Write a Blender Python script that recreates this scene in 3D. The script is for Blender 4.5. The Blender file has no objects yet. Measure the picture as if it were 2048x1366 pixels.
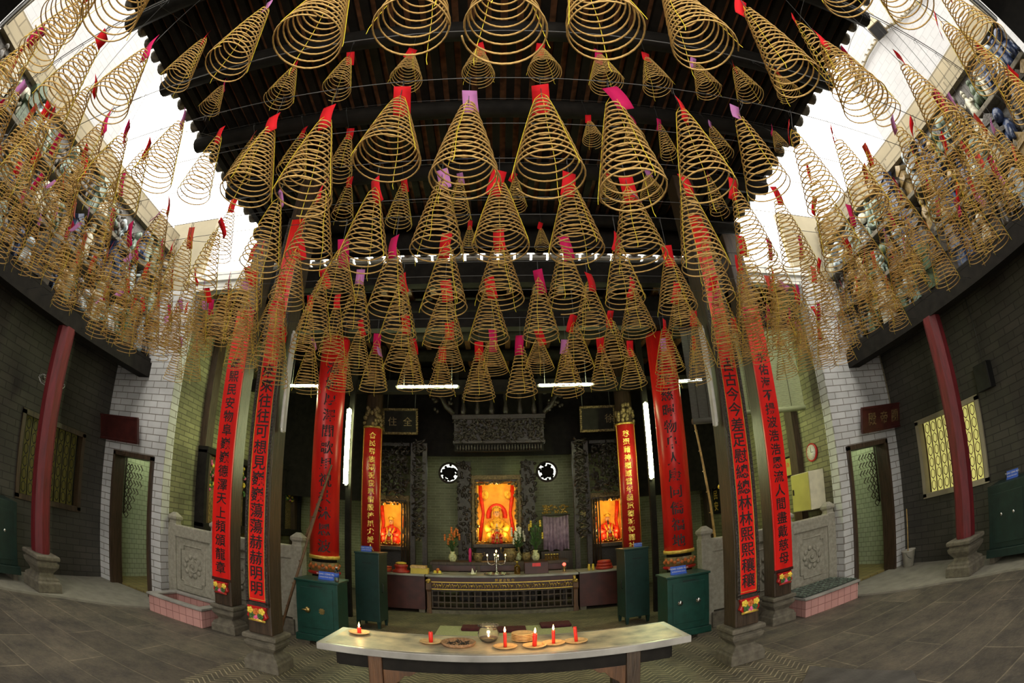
import bpy, math, random
from mathutils import Vector, Matrix
random.seed(11)
sc = bpy.context.scene
COL = sc.collection
R = math.radians
PI = math.pi

# ------------------------------------------------------------------ camera, sky, exposure
def setup_camera():
    pitch, roll, yaw = R(22.092), R(-1.430), R(1.8588)
    def cam_dir(x, y, z):
        c, s = math.cos(roll), math.sin(roll); x, z = c*x - s*z, s*x + c*z
        c, s = math.cos(pitch), math.sin(pitch); y, z = c*y - s*z, s*y + c*z
        c, s = math.cos(yaw), math.sin(yaw); x, y = c*x + s*y, -s*x + c*y
        return Vector((x, y, z))
    right, fwd, up = cam_dir(1, 0, 0), cam_dir(0, 1, 0), cam_dir(0, 0, 1)
    m = Matrix.Identity(4)
    for i in range(3):
        m[i][0], m[i][1], m[i][2] = right[i], up[i], -fwd[i]
    m.translation = (0, 0, 1.8)
    cd = bpy.data.cameras.new('camera')
    cd.type = 'PANO'
    cd.sensor_fit = 'HORIZONTAL'
    cd.sensor_width = 36.0
    cd.clip_start, cd.clip_end = 0.05, 200
    cd.panorama_type = 'FISHEYE_EQUISOLID'
    cd.fisheye_lens = 957.95 * 36.0 / 2048.0
    cd.fisheye_fov = R(220)
    co = bpy.data.objects.new('camera', cd)
    COL.objects.link(co)
    co.matrix_world = m
    sc.camera = co
setup_camera()

SKY = 4.3
world = bpy.data.worlds.new('overcast_sky')
sc.world = world
world.use_nodes = True
bg = world.node_tree.nodes['Background']
bg.inputs[0].default_value = (1.0, 0.955, 0.85, 1)
bg.inputs[1].default_value = SKY
sc.view_settings.view_transform = 'Standard'
sc.view_settings.look = 'None'
sc.view_settings.exposure = 0.2
sc.view_settings.gamma = 1.0
sc.view_settings.use_curve_mapping = False
sc.cycles.max_bounces = 7
sc.cycles.diffuse_bounces = 4
sc.cycles.glossy_bounces = 2
sc.cycles.transmission_bounces = 5
sc.cycles.transparent_max_bounces = 8
sc.cycles.caustics_reflective = False
sc.cycles.caustics_refractive = False
sc.cycles.sample_clamp_indirect = 6.0

# ------------------------------------------------------------------ materials
MATS = {}
def base_mat(name):
    m = bpy.data.materials.new(name); m.use_nodes = True
    nt = m.node_tree
    return m, nt, nt.nodes, nt.links, nt.nodes['Principled BSDF']
def rgba(c): return (c[0], c[1], c[2], 1)
def pm(name, col, rough=.6, metal=0, var=.25, vs=8, bump=0, bs=40, emit=None, es=0, spec=.5, stretch=None, col2=None):
    m, nt, N, L, b = base_mat(name)
    b.inputs['Roughness'].default_value = rough
    b.inputs['Metallic'].default_value = metal
    b.inputs['Specular IOR Level'].default_value = spec
    tc = N.new('ShaderNodeTexCoord'); src = tc.outputs['Object']
    if stretch:
        mp = N.new('ShaderNodeMapping'); mp.inputs['Scale'].default_value = stretch
        L.new(src, mp.inputs['Vector']); src = mp.outputs['Vector']
    nz = N.new('ShaderNodeTexNoise'); nz.inputs['Scale'].default_value = vs; nz.inputs['Detail'].default_value = 6
    L.new(src, nz.inputs['Vector'])
    cr = N.new('ShaderNodeValToRGB')
    lo = [c*(1-var) for c in col]; hi = [min(1, c*(1+var)) for c in (col2 or col)]
    cr.color_ramp.elements[0].position = .3; cr.color_ramp.elements[0].color = rgba(lo)
    cr.color_ramp.elements[1].position = .7; cr.color_ramp.elements[1].color = rgba(hi)
    L.new(nz.outputs['Fac'], cr.inputs['Fac']); L.new(cr.outputs['Color'], b.inputs['Base Color'])
    if bump:
        n2 = N.new('ShaderNodeTexNoise'); n2.inputs['Scale'].default_value = bs; n2.inputs['Detail'].default_value = 5
        L.new(src, n2.inputs['Vector'])
        bp = N.new('ShaderNodeBump'); bp.inputs['Strength'].default_value = bump; bp.inputs['Distance'].default_value = .02
        L.new(n2.outputs['Fac'], bp.inputs['Height']); L.new(bp.outputs['Normal'], b.inputs['Normal'])
    if emit:
        b.inputs['Emission Color'].default_value = rgba(emit); b.inputs['Emission Strength'].default_value = es
    MATS[name] = m
    return m
def brick(name, c1, c2, mortar, w, h, ms, rough=.75, offset=.5, dirt=.4, bump=.5, flat=False, dscale=1.3):
    """brick / tile courses; horizontal coordinate is x+y so it works on every upright wall"""
    m, nt, N, L, b = base_mat(name)
    b.inputs['Roughness'].default_value = rough
    tc = N.new('ShaderNodeTexCoord')
    sp = N.new('ShaderNodeSeparateXYZ'); L.new(tc.outputs['Object'], sp.inputs[0])
    cb = N.new('ShaderNodeCombineXYZ')
    if flat:
        L.new(sp.outputs['X'], cb.inputs['X']); L.new(sp.outputs['Y'], cb.inputs['Y'])
    else:
        ad = N.new('ShaderNodeMath'); ad.operation = 'ADD'
        L.new(sp.outputs['X'], ad.inputs[0]); L.new(sp.outputs['Y'], ad.inputs[1])
        L.new(ad.outputs[0], cb.inputs['X']); L.new(sp.outputs['Z'], cb.inputs['Y'])
    bt = N.new('ShaderNodeTexBrick')
    bt.offset = offset
    bt.inputs['Scale'].default_value = 1
    bt.inputs['Brick Width'].default_value = w; bt.inputs['Row Height'].default_value = h
    bt.inputs['Mortar Size'].default_value = ms; bt.inputs['Mortar Smooth'].default_value = .2
    bt.inputs['Color1'].default_value = rgba(c1); bt.inputs['Color2'].default_value = rgba(c2); bt.inputs['Mortar'].default_value = rgba(mortar)
    L.new(cb.outputs[0], bt.inputs['Vector'])
    nz = N.new('ShaderNodeTexNoise'); nz.inputs['Scale'].default_value = dscale; nz.inputs['Detail'].default_value = 8
    L.new(tc.outputs['Object'], nz.inputs['Vector'])
    cr = N.new('ShaderNodeValToRGB')
    cr.color_ramp.elements[0].position = .35; cr.color_ramp.elements[0].color = (1-dirt, 1-dirt, 1-dirt, 1)
    cr.color_ramp.elements[1].position = .65; cr.color_ramp.elements[1].color = (1, 1, 1, 1)
    L.new(nz.outputs['Fac'], cr.inputs['Fac'])
    mx = N.new('ShaderNodeMix'); mx.data_type = 'RGBA'; mx.blend_type = 'MULTIPLY'; mx.inputs[0].default_value = 1
    L.new(bt.outputs['Color'], mx.inputs[6]); L.new(cr.outputs['Color'], mx.inputs[7])
    L.new(mx.outputs[2], b.inputs['Base Color'])
    bp = N.new('ShaderNodeBump'); bp.inputs['Strength'].default_value = bump; bp.inputs['Distance'].default_value = .01; bp.invert = True
    L.new(bt.outputs['Fac'], bp.inputs['Height']); L.new(bp.outputs['Normal'], b.inputs['Normal'])
    MATS[name] = m
    return m
def glow(name, col, strength):
    m, nt, N, L, b = base_mat(name)
    b.inputs['Base Color'].default_value = rgba(col)
    b.inputs['Emission Color'].default_value = rgba(col); b.inputs['Emission Strength'].default_value = strength
    MATS[name] = m
    return m
def paper(name, col):
    m, nt, N, L, b = base_mat(name)
    b.inputs['Base Color'].default_value = rgba(col); b.inputs['Roughness'].default_value = .7
    b.inputs['Specular IOR Level'].default_value = .2
    tr = N.new('ShaderNodeBsdfTranslucent'); tr.inputs[0].default_value = rgba(col)
    mx = N.new('ShaderNodeMixShader'); mx.inputs[0].default_value = .35
    L.new(b.outputs[0], mx.inputs[1]); L.new(tr.outputs[0], mx.inputs[2])
    L.new(mx.outputs[0], N['Material Output'].inputs['Surface'])
    MATS[name] = m
    return m
def glass(name, col, rough=.02):
    m, nt, N, L, b = base_mat(name)
    b.inputs['Base Color'].default_value = rgba(col); b.inputs['Roughness'].default_value = rough
    b.inputs['Transmission Weight'].default_value = .95; b.inputs['IOR'].default_value = 1.3
    MATS[name] = m
    return m
def floor_mat(name):
    """dark stone slabs, with a zigzag laid brick path down the middle and through the hall"""
    m, nt, N, L, b = base_mat(name)
    def math_(op, a, c=None, v=None):
        n = N.new('ShaderNodeMath'); n.operation = op
        if hasattr(a, 'links'): L.new(a, n.inputs[0])
        else: n.inputs[0].default_value = a
        if c is not None:
            if hasattr(c, 'links'): L.new(c, n.inputs[1])
            else: n.inputs[1].default_value = c
        return n.outputs[0]
    tc = N.new('ShaderNodeTexCoord')
    sp = N.new('ShaderNodeSeparateXYZ'); L.new(tc.outputs['Object'], sp.inputs[0])
    x, y = sp.outputs['X'], sp.outputs['Y']
    cb = N.new('ShaderNodeCombineXYZ'); L.new(x, cb.inputs['X']); L.new(y, cb.inputs['Y'])
    bt = N.new('ShaderNodeTexBrick'); bt.offset = .37
    bt.inputs['Scale'].default_value = 1; bt.inputs['Brick Width'].default_value = 1.9; bt.inputs['Row Height'].default_value = .55
    bt.inputs['Mortar Size'].default_value = .008
    bt.inputs['Color1'].default_value = (.105, .092, .075, 1); bt.inputs['Color2'].default_value = (.15, .132, .108, 1); bt.inputs['Mortar'].default_value = (.27, .24, .18, 1)
    L.new(cb.outputs[0], bt.inputs['Vector'])
    # herringbone zigzag lines
    tri = math_('PINGPONG', x, .13)
    ph = math_('FRACT', math_('DIVIDE', math_('ADD', y, tri), .085))
    line = math_('LESS_THAN', ph, .2)
    ph2 = math_('FRACT', math_('DIVIDE', x, .26))
    zcol = N.new('ShaderNodeMix'); zcol.data_type = 'RGBA'
    zcol.inputs[6].default_value = (.13, .117, .083, 1); zcol.inputs[7].default_value = (.46, .42, .30, 1)
    L.new(line, zcol.inputs[0])
    ax = math_('ABSOLUTE', x)
    in_path = math_('MULTIPLY', math_('LESS_THAN', ax, 2.95), math_('GREATER_THAN', y, 3.55))
    in_hall = math_('GREATER_THAN', y, 6.6)
    zone = math_('MAXIMUM', in_path, in_hall)
    mx = N.new('ShaderNodeMix'); mx.data_type = 'RGBA'
    L.new(zone, mx.inputs[0]); L.new(bt.outputs['Color'], mx.inputs[6]); L.new(zcol.outputs[2], mx.inputs[7])
    nz = N.new('ShaderNodeTexNoise'); nz.inputs['Scale'].default_value = 2.2; nz.inputs['Detail'].default_value = 14; nz.inputs['Roughness'].default_value = .82
    L.new(tc.outputs['Object'], nz.inputs['Vector'])
    cr = N.new('ShaderNodeValToRGB')
    cr.color_ramp.elements[0].position = .38; cr.color_ramp.elements[0].color = (.32, .32, .33, 1)
    cr.color_ramp.elements[1].position = .64; cr.color_ramp.elements[1].color = (1.15, 1.08, .96, 1)
    L.new(nz.outputs['Fac'], cr.inputs['Fac'])
    m2 = N.new('ShaderNodeMix'); m2.data_type = 'RGBA'; m2.blend_type = 'MULTIPLY'; m2.inputs[0].default_value = 1
    L.new(mx.outputs[2], m2.inputs[6]); L.new(cr.outputs['Color'], m2.inputs[7]); L.new(m2.outputs[2], b.inputs['Base Color'])
    b.inputs['Roughness'].default_value = .62
    n3 = N.new('ShaderNodeTexNoise'); n3.inputs['Scale'].default_value = 30; n3.inputs['Detail'].default_value = 6
    L.new(tc.outputs['Object'], n3.inputs['Vector'])
    bp = N.new('ShaderNodeBump'); bp.inputs['Strength'].default_value = .45; bp.inputs['Distance'].default_value = .015
    L.new(n3.outputs['Fac'], bp.inputs['Height']); L.new(bp.outputs['Normal'], b.inputs['Normal'])
    MATS[name] = m
    return m

floor_mat('courtyard_stone')
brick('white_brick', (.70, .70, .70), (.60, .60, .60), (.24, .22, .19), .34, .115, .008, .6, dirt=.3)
brick('gallery_brick_shaded', (.075, .070, .056), (.055, .052, .042), (.028, .026, .02), .34, .115, .008, .7, dirt=.35)  # same brick as white_brick, with the gallery shade put into the colour
brick('old_green_brick', (.33, .32, .17), (.22, .215, .115), (.13, .12, .07), .30, .09, .009, .85, dirt=.55, dscale=.9)
brick('altar_brick', (.36, .38, .21), (.28, .30, .16), (.46, .48, .29), .24, .07, .008, .8, dirt=.35)
brick('corridor_tile', (.50, .56, .38), (.44, .50, .33), (.20, .22, .14), .15, .10, .006, .35, dirt=.15)
brick('corridor_floor', (.36, .29, .10), (.28, .22, .08), (.15, .12, .06), .2, .2, .01, .5, offset=0, flat=True)
brick('pink_tile', (.66, .36, .33), (.60, .32, .29), (.34, .15, .13), .13, .125, .005, .4, offset=0, dirt=.2)
brick('facade_tile', (.30, .30, .31), (.285, .285, .295), (.26, .26, .27), .4, .2, .012, .6, dirt=.1)
brick('tan_tile', (.30, .25, .16), (.26, .22, .14), (.16, .13, .08), .5, .2, .015, .7, dirt=.25)
brick('black_brick', (.055, .053, .045), (.045, .043, .037), (.03, .028, .024), .34, .115, .008, .8, dirt=.3)
pm('pale_concrete', (.22, .205, .165), .8, var=.18, vs=5, bump=.25, bs=60)
pm('base_stone', (.135, .118, .088), .8, var=.3, vs=14, bump=.4, bs=60)
pm('carved_stone', (.30, .28, .225), .85, var=.2, vs=20, bump=.35, bs=80)
pm('dark_wood', (.055, .034, .02), .45, var=.5, vs=6, bump=.25, bs=20, stretch=(6, 6, .6))
pm('black_wood', (.012, .010, .008), .8, var=.4, vs=8, spec=.2)
pm('brown_wood', (.10, .045, .018), .5, var=.5, vs=5, stretch=(5, 5, .7), bump=.2, bs=20)
pm('roof_plank', (.20, .085, .04), .8, var=.6, vs=9, bump=.3, bs=15)
pm('couplet_red', (.78, .016, .012), .32, var=.18, vs=3, stretch=(3, 3, .5))
pm('board_red', (.42, .012, .012), .28, var=.25, vs=4)
pm('pillar_red', (.13, .008, .012), .6, var=.35, vs=5, stretch=(4, 4, .6), bump=.1)
pm('maroon', (.055, .012, .010), .4, var=.4, vs=5)
pm('ink', (.008, .008, .008), .6, var=.1)
pm('gold_paint', (.85, .55, .10), .35, metal=.35, var=.25, vs=20)
pm('gilt', (.55, .36, .09), .35, metal=.75, var=.5, vs=30, bump=.6, bs=60)
pm('aged_gilt', (.20, .14, .06), .5, metal=.4, var=.7, vs=25, bump=.6, bs=50)
pm('carved_wood', (.034, .025, .020), .3, var=.6, vs=30, bump=.5, bs=60)
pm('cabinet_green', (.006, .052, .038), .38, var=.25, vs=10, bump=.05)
pm('shade_green', (.008, .024, .019), .5, var=.25)  # green darkened to carry the gallery shade on the side cabinets
pm('cabinet_dark_green', (.008, .034, .028), .42, var=.25, vs=8)
pm('dark_metal', (.03, .03, .03), .4, metal=.6, var=.2)
pm('steel', (.62, .62, .6), .25, metal=1, var=.15)
pm('brass', (.45, .32, .12), .35, metal=.9, var=.3)
pm('gable_plaster', (.34, .30, .21), .8, var=.12, vs=2)
pm('white_paint', (.75, .74, .70), .5, var=.1)
pm('cream_paint', (.62, .58, .42), .5, var=.12)
pm('yellow_metal', (.50, .47, .13), .4, var=.12, vs=3)
pm('blue_sign', (.04, .12, .55), .4, var=.05)
pm('incense', (.58, .37, .13), .85, var=.22, vs=60, spec=.2)
pm('yellow_string', (.85, .68, .03), .6, var=.1)
pm('wire', (.10, .10, .10), .4, metal=.7, var=.1)
pm('marble', (.30, .285, .26), .3, var=.35, vs=4)
pm('stained_marble', (.22, .20, .17), .45, var=.2, vs=5, col2=(.66, .55, .34))
pm('dark_slab', (.085, .078, .07), .5, var=.35, vs=5, bump=.2)
pm('plate_wood', (.62, .40, .17), .5, var=.25, vs=20)
pm('candle_red', (.75, .03, .02), .4, var=.1, emit=(.9, .04, .02), es=.06)
pm('ash', (.03, .028, .025), .9, var=.4)
pm('woven_tray', (.36, .20, .10), .7, var=.4, vs=50, bump=.5, bs=120)
pm('mat_green', (.38, .38, .22), .9, var=.15, vs=40)
pm('cushion_red', (.075, .010, .016), .85, var=.3, vs=20)
pm('leaf', (.05, .12, .03), .6, var=.4)
pm('flower_orange', (.60, .16, .03), .6, var=.4)
pm('flower_yellow', (.75, .52, .06), .6, var=.4)
pm('flower_white', (.75, .72, .62), .6, var=.2)
pm('flower_pink', (.75, .12, .30), .6, var=.2)
pm('porcelain', (.55, .55, .32), .25, var=.5, vs=25)
pm('magenta', (.60, .01, .16), .5, var=.2)
pm('robe_red', (.62, .03, .015), .5, var=.25, vs=15)
pm('robe_gold', (.80, .48, .06), .4, metal=.3, var=.4, vs=40, bump=.4, bs=80)
pm('skin', (.62, .40, .24), .5, var=.08)
pm('shrine_cloth', (.80, .46, .07), .8, var=.25, vs=6)
pm('lilac_cloth', (.42, .30, .38), .85, var=.35, vs=9)
pm('red_lacquer', (.40, .03, .02), .35, var=.25, vs=10)
pm('yellow_card', (.62, .46, .09), .7, var=.1)
pm('blind_slat_lit', (.36, .40, .21), .7, var=.3, vs=12, stretch=(1, 1, 30))  # green light from behind is put into the slat colour
pm('blind_dark', (.10, .095, .08), .7, var=.3, vs=12, stretch=(1, 1, 30))
pm('bamboo', (.50, .32, .10), .5, var=.35, vs=3, stretch=(1, 1, 4))
pm('bamboo_old', (.16, .085, .04), .5, var=.35, vs=3, stretch=(1, 1, 4))
pm('mat_woven_dark', (.04, .05, .04), .8, var=.7, vs=30, bump=.6, bs=40)
pm('soil', (.09, .04, .025), .9, var=.4)
pm('bucket_plastic', (.45, .43, .36), .5, var=.2)
for nm, c in (('celadon', (.17, .22, .18)), ('pale_blue', (.30, .35, .38)), ('ivory', (.40, .38, .30)), ('ochre', (.22, .15, .06)), ('deep_blue', (.03, .045, .10)), ('moss', (.07, .10, .06)), ('umber', (.05, .042, .034))):
    pm('glaze_' + nm, c, .25, var=.45, vs=18, bump=.3, bs=40)
paper('tag_red', (.85, .02, .03))
paper('tag_magenta', (.75, .02, .16))
paper('tag_lilac', (.72, .30, .66))
paper('tag_coral', (.90, .14, .09))
glow('tube_light', (.90, 1.0, .50), 80)
glow('tube_light_dim', (.93, 1.0, .70), 9)
glow('flame', (1.0, .55, .16), 30)
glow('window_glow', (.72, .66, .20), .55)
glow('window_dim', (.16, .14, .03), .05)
glow('bulb_red', (1, .05, .03), 6)
glow('bulb_warm', (1, .6, .2), 8)
glow('daylight_pane', (.9, .95, .8), 3.0)
glass('clear_glass', (.97, .97, .95))
glass('bottle_glass', (.75, .85, .95))
glass('oil_glass', (.85, .55, .12))

# ------------------------------------------------------------------ mesh helpers
class MB:
    def __init__(self): self.v = []; self.f = []; self.s = []
    def add(self, vs, fs, smooth=False, M=None):
        n = len(self.v)
        if M is not None: vs = [M @ Vector(p) for p in vs]
        self.v += [tuple(p) for p in vs]
        self.f += [tuple(i+n for i in f) for f in fs]
        self.s += [smooth]*len(fs)
        return self
    def box(self, x0, x1, y0, y1, z0, z1, M=None):
        if x0 > x1: x0, x1 = x1, x0
        if y0 > y1: y0, y1 = y1, y0
        v = [(x0, y0, z0), (x1, y0, z0), (x1, y1, z0), (x0, y1, z0), (x0, y0, z1), (x1, y0, z1), (x1, y1, z1), (x0, y1, z1)]
        return self.add(v, [(0, 3, 2, 1), (4, 5, 6, 7), (0, 1, 5, 4), (1, 2, 6, 5), (2, 3, 7, 6), (3, 0, 4, 7)], False, M)
    def tube(self, pts, r, n=6, caps=True, M=None):
        pts = [Vector(p) for p in pts]; k = len(pts)
        rs = r if isinstance(r, (list, tuple)) else [r]*k
        vs = []; up = None
        for i, p in enumerate(pts):
            t = (pts[min(i+1, k-1)] - pts[max(i-1, 0)]).normalized()
            if up is None:
                a = Vector((0, 0, 1)) if abs(t.z) < .9 else Vector((1, 0, 0))
                up = (a - t*a.dot(t)).normalized()
            else:
                up = (up - t*up.dot(t)).normalized()
            q = t.cross(up)
            for j in range(n):
                a = 2*PI*j/n
                vs.append(p + (up*math.cos(a) + q*math.sin(a))*rs[i])
        fs = []
        for i in range(k-1):
            for j in range(n):
                j2 = (j+1) % n
                fs.append((i*n+j, i*n+j2, (i+1)*n+j2, (i+1)*n+j))
        if caps:
            fs.append(tuple(range(n-1, -1, -1))); fs.append(tuple((k-1)*n+j for j in range(n)))
        return self.add(vs, fs, True, M)
    def lathe(self, prof, c=(0, 0, 0), n=16, sx=1, sy=1, M=None, smooth=True, a0=0):
        vs = []; fs = []
        for r, z in prof:
            for j in range(n):
                a = a0 + 2*PI*j/n
                vs.append((c[0]+r*sx*math.cos(a), c[1]+r*sy*math.sin(a), c[2]+z))
        k = len(prof)
        for i in range(k-1):
            for j in range(n):
                j2 = (j+1) % n
                fs.append((i*n+j, i*n+j2, (i+1)*n+j2, (i+1)*n+j))
        fs.append(tuple(range(n-1, -1, -1))); fs.append(tuple((k-1)*n+j for j in range(n)))
        return self.add(vs, fs, smooth, M)
    def sq(self, prof, c=(0, 0, 0), sx=1, sy=1, M=None):
        return self.lathe([(r*math.sqrt(2), z) for r, z in prof], c, 4, sx, sy, M, False, PI/4)
    def ball(self, c, r, n=10, M=None):
        rx, ry, rz = r if isinstance(r, (list, tuple)) else (r, r, r)
        k = max(4, n//2+1)
        prof = [(max(1e-4, math.sin(PI*i/k)), -math.cos(PI*i/k)) for i in range(k+1)]
        vs = []; fs = []
        for pr, z in prof:
            for j in range(n):
                a = 2*PI*j/n
                vs.append((c[0]+pr*rx*math.cos(a), c[1]+pr*ry*math.sin(a), c[2]+z*rz))
        for i in range(k):
            for j in range(n):
                j2 = (j+1) % n
                fs.append((i*n+j, i*n+j2, (i+1)*n+j2, (i+1)*n+j))
        return self.add(vs, fs, True, M)
    def prism(self, poly, d0, d1, axis='y', M=None):
        """polygon in the plane across the axis, extruded from d0 to d1"""
        def P(a, b, d): return (a, d, b) if axis == 'y' else ((d, a, b) if axis == 'x' else (a, b, d))
        n = len(poly)
        vs = [P(a, b, d0) for a, b in poly] + [P(a, b, d1) for a, b in poly]
        fs = [tuple(range(n)), tuple(range(2*n-1, n-1, -1))]
        for i in range(n):
            j = (i+1) % n
            fs.append((i, i+n, j+n, j))
        return self.add(vs, fs, False, M)
    def mesh(self, name):
        me = bpy.data.meshes.new(name)
        me.from_pydata(self.v, [], self.f)
        me.polygons.foreach_set('use_smooth', self.s)
        me.validate(); me.update()
        return me
    def build(self, name, mat, parent=None, bevel=0, loc=None):
        return link(name, self.mesh(name), mat, parent, bevel, loc)
def link(name, me, mat=None, parent=None, bevel=0, loc=None):
    if mat is not None and not me.materials:
        me.materials.append(MATS[mat])
    o = bpy.data.objects.new(name, me); COL.objects.link(o)
    if parent is not None: o.parent = parent
    if loc is not None: o.location = loc
    if bevel:
        b = o.modifiers.new('bevel', 'BEVEL'); b.width = bevel; b.segments = 2; b.limit_method = 'ANGLE'
    return o
def tag(o, label, cat, group=None, kind=None):
    o['label'] = label; o['category'] = cat
    if group: o['group'] = group
    if kind: o['kind'] = kind
    return o
def thing(name, label, cat, loc=(0, 0, 0), rz=0, group=None):
    o = bpy.data.objects.new(name, None); COL.objects.link(o)
    o.empty_display_size = .1
    o.location = loc; o.rotation_euler = (0, 0, rz)
    return tag(o, label, cat, group)
def struct(name, mb, mat, bevel=0):
    o = mb.build(name, mat, None, bevel); o['kind'] = 'structure'
    return o
def copy_tree(o, parent=None):
    c = o.copy(); COL.objects.link(c)
    if parent is not None: c.parent = parent
    for ch in list(o.children): copy_tree(ch, c)
    return c
def lamp(parent, loc, energy, col, size=.05):
    d = bpy.data.lights.new('lamp_light', 'POINT'); d.energy = energy; d.color = col; d.shadow_soft_size = size
    o = bpy.data.objects.new('lamp_light', d); COL.objects.link(o); o.parent = parent; o.location = loc
    return o
T = Matrix.Translation
def RX(a): return Matrix.Rotation(a, 4, 'X')
def RY(a): return Matrix.Rotation(a, 4, 'Y')
def RZ(a): return Matrix.Rotation(a, 4, 'Z')

GLYPH = {}
def glyph(ch, bold=.012):
    key = (ch, bold)
    if key not in GLYPH:
        cu = bpy.data.curves.new('glyph', 'FONT'); cu.body = ch; cu.size = 1; cu.extrude = .01; cu.offset = bold; cu.resolution_u = 2
        o = bpy.data.objects.new('glyph', cu); COL.objects.link(o)
        bpy.context.view_layer.update()
        me = bpy.data.meshes.new_from_object(o.evaluated_get(bpy.context.evaluated_depsgraph_get()))
        vs = [Vector(v.co) for v in me.vertices]; fs = [tuple(p.vertices) for p in me.polygons]
        if vs:
            cx = (min(v.x for v in vs)+max(v.x for v in vs))/2; cy = (min(v.y for v in vs)+max(v.y for v in vs))/2
            w = max(v.x for v in vs)-min(v.x for v in vs)
            vs = [Vector((v.x-cx, v.y-cy, v.z)) for v in vs]
        else: w = .3
        bpy.data.objects.remove(o); bpy.data.curves.remove(cu); bpy.data.meshes.remove(me)
        GLYPH[key] = (vs, fs, w)
    return GLYPH[key]
def letters_down(mb, chars, x, z_low, step, size, y, bend=None, bold=.012):
    """a column of characters, last one lowest at z_low, on a face towards -y (bend: radius of a round board)"""
    n = len(chars)
    for i, ch in enumerate(chars):
        vs, fs, w = glyph(ch, bold)
        z = z_low + (n-1-i)*step
        out = []
        for v in vs:
            px, pz, d = v.x*size, v.y*size, v.z*size*.3
            if bend:
                a = px/bend
                out.append((x + (bend+d)*math.sin(a), y - (bend+d)*math.cos(a), z+pz))
            else:
                out.append((x+px, y-d, z+pz))
        mb.add(out, fs)
    return mb
def letters_across(mb, text, size, M, gap=.08, bold=.012):
    """a line of characters centred on the origin in the local xy plane"""
    gl = [(glyph(c, bold) if c != ' ' else None) for c in text]
    ws = [(g[2] if g else .28)+gap for g in gl]
    x = -sum(ws)/2
    for g, w in zip(gl, ws):
        if g: mb.add([((v.x+x+w/2)*size, v.y*size, v.z*size*.2) for v in g[0]], g[1], False, M)
        x += w
    return mb
FACE = RX(PI/2)     # local xy plane turned upright, facing -y

# ------------------------------------------------------------------ the setting
struct('floor', MB().box(-9.4, 9.4, -7, 12.6, -.3, 0), 'courtyard_stone')
for i, s in enumerate((-1, 1)):
    side = ('left', 'right')[i]
    edge = [(6.2, -4), (6.05, 3.2), (5.8, 4.2), (5.4, 4.95), (5.12, 5.6), (5.3, 6.3), (7.0, 6.3), (7.0, -4)]
    struct('trim_%d' % (i+1), MB().prism([(s*a, b) for a, b in edge], 0, .03, 'z'), 'pale_concrete')
    # outer gallery wall with its window opening
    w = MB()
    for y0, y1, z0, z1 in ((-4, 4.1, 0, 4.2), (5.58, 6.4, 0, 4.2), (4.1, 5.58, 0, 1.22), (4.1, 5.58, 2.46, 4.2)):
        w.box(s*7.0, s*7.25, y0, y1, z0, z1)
    struct('wall_' + side, w, 'gallery_brick_shaded')
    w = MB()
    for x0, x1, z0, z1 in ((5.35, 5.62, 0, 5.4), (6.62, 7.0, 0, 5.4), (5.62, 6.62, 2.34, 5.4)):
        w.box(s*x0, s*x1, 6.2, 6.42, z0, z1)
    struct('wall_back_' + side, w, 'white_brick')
    # hall side wall of old brick
    struct('wall_hall_' + side, MB().box(s*5.36, s*5.56, 6.42, 12.4, 0, 5.6), 'old_green_brick')
    # corridor seen through the doorway
    w = MB().box(s*5.56, s*7.25, 8.7, 8.85, 0, 2.9).box(s*7.05, s*7.25, 6.42, 8.7, 0, 2.9).box(s*5.565, s*5.60, 6.43, 8.7, 0, 2.9)
    struct('wall_corridor_' + side, w, 'corridor_tile')
    struct('floor_corridor_' + side, MB().box(s*5.6, s*7.05, 6.42, 8.7, .0, .035), 'corridor_floor')
    struct('ceiling_corridor_' + side, MB().box(s*5.56, s*7.25, 6.42, 8.85, 2.9, 3.0), 'white_paint')
    # side gallery roof and its eaves beam
    struct('ceiling_gallery_' + side, MB().box(s*6.32, s*7.25, -2.2, 6.2, 4.05, 4.2), 'black_wood')
    struct('trim_beam_' + side, MB().box(s*6.02, s*6.3, .1, 6.2, 3.74, 4.0), 'black_wood')
    # white building beyond the light well
    struct('wall_facade_' + side, MB().box(s*9.2, s*9.4, -5, 5.2, 0, 12.6), 'facade_tile')
    # gable wall of the hall, beside the light well
    struct('wall_gable_' + side, MB().box(s*5.4, s*6.6, 6.3, 6.42, 5.4, 7.0), 'gable_plaster')
    # beam over the hall front, grey-white
    struct('trim_eaves_' + side, MB().box(s*3.95, s*5.6, 6.18, 6.36, 5.52, 5.68).box(s*3.95, s*5.6, 6.24, 6.4, 5.36, 5.52), 'white_paint')
    # half-timber posts on the hall wall
    for k, yy in enumerate((7.35, 11.6)):
        struct('trim_post_' + side, MB().box(s*5.22, s*5.36, yy-.12, yy+.12, 0, 5.5), 'dark_wood')
struct('wall_back', MB().box(-5.56, 5.56, 12.2, 12.4, 0, 5.6), 'altar_brick')
# hall ceiling with its beams
hc = struct('ceiling', MB().box(-5.56, 5.56, 6.5, 12.4, 5.55, 5.7), 'black_wood')
for k in range(5):
    MB().tube([(-5.4, 7.2+k*1.15, 5.35), (5.4, 7.2+k*1.15, 5.35)], .13, 10).build('purlin', 'black_wood', hc)
for k in range(26):
    MB().box(-5.2+k*.416-.05, -5.2+k*.416+.05, 6.6, 12.2, 5.47, 5.55).build('rafter', 'brown_wood', hc)
struct('trim_lintel', MB().box(-5.36, 5.36, 10.9, 11.0, 3.42, 5.55).box(-5.36, -3.05, 10.9, 11.0, 2.3, 3.42).box(3.05, 5.36, 10.9, 11.0, 2.3, 3.42), 'black_wood')
for z, y, h in ((4.75, 6.75, .26), (4.35, 8.9, .24)):
    MB().box(-5.36, 5.36, y-.09, y+.09, z, z+h).build('tie_beam', 'black_wood', hc)
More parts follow.
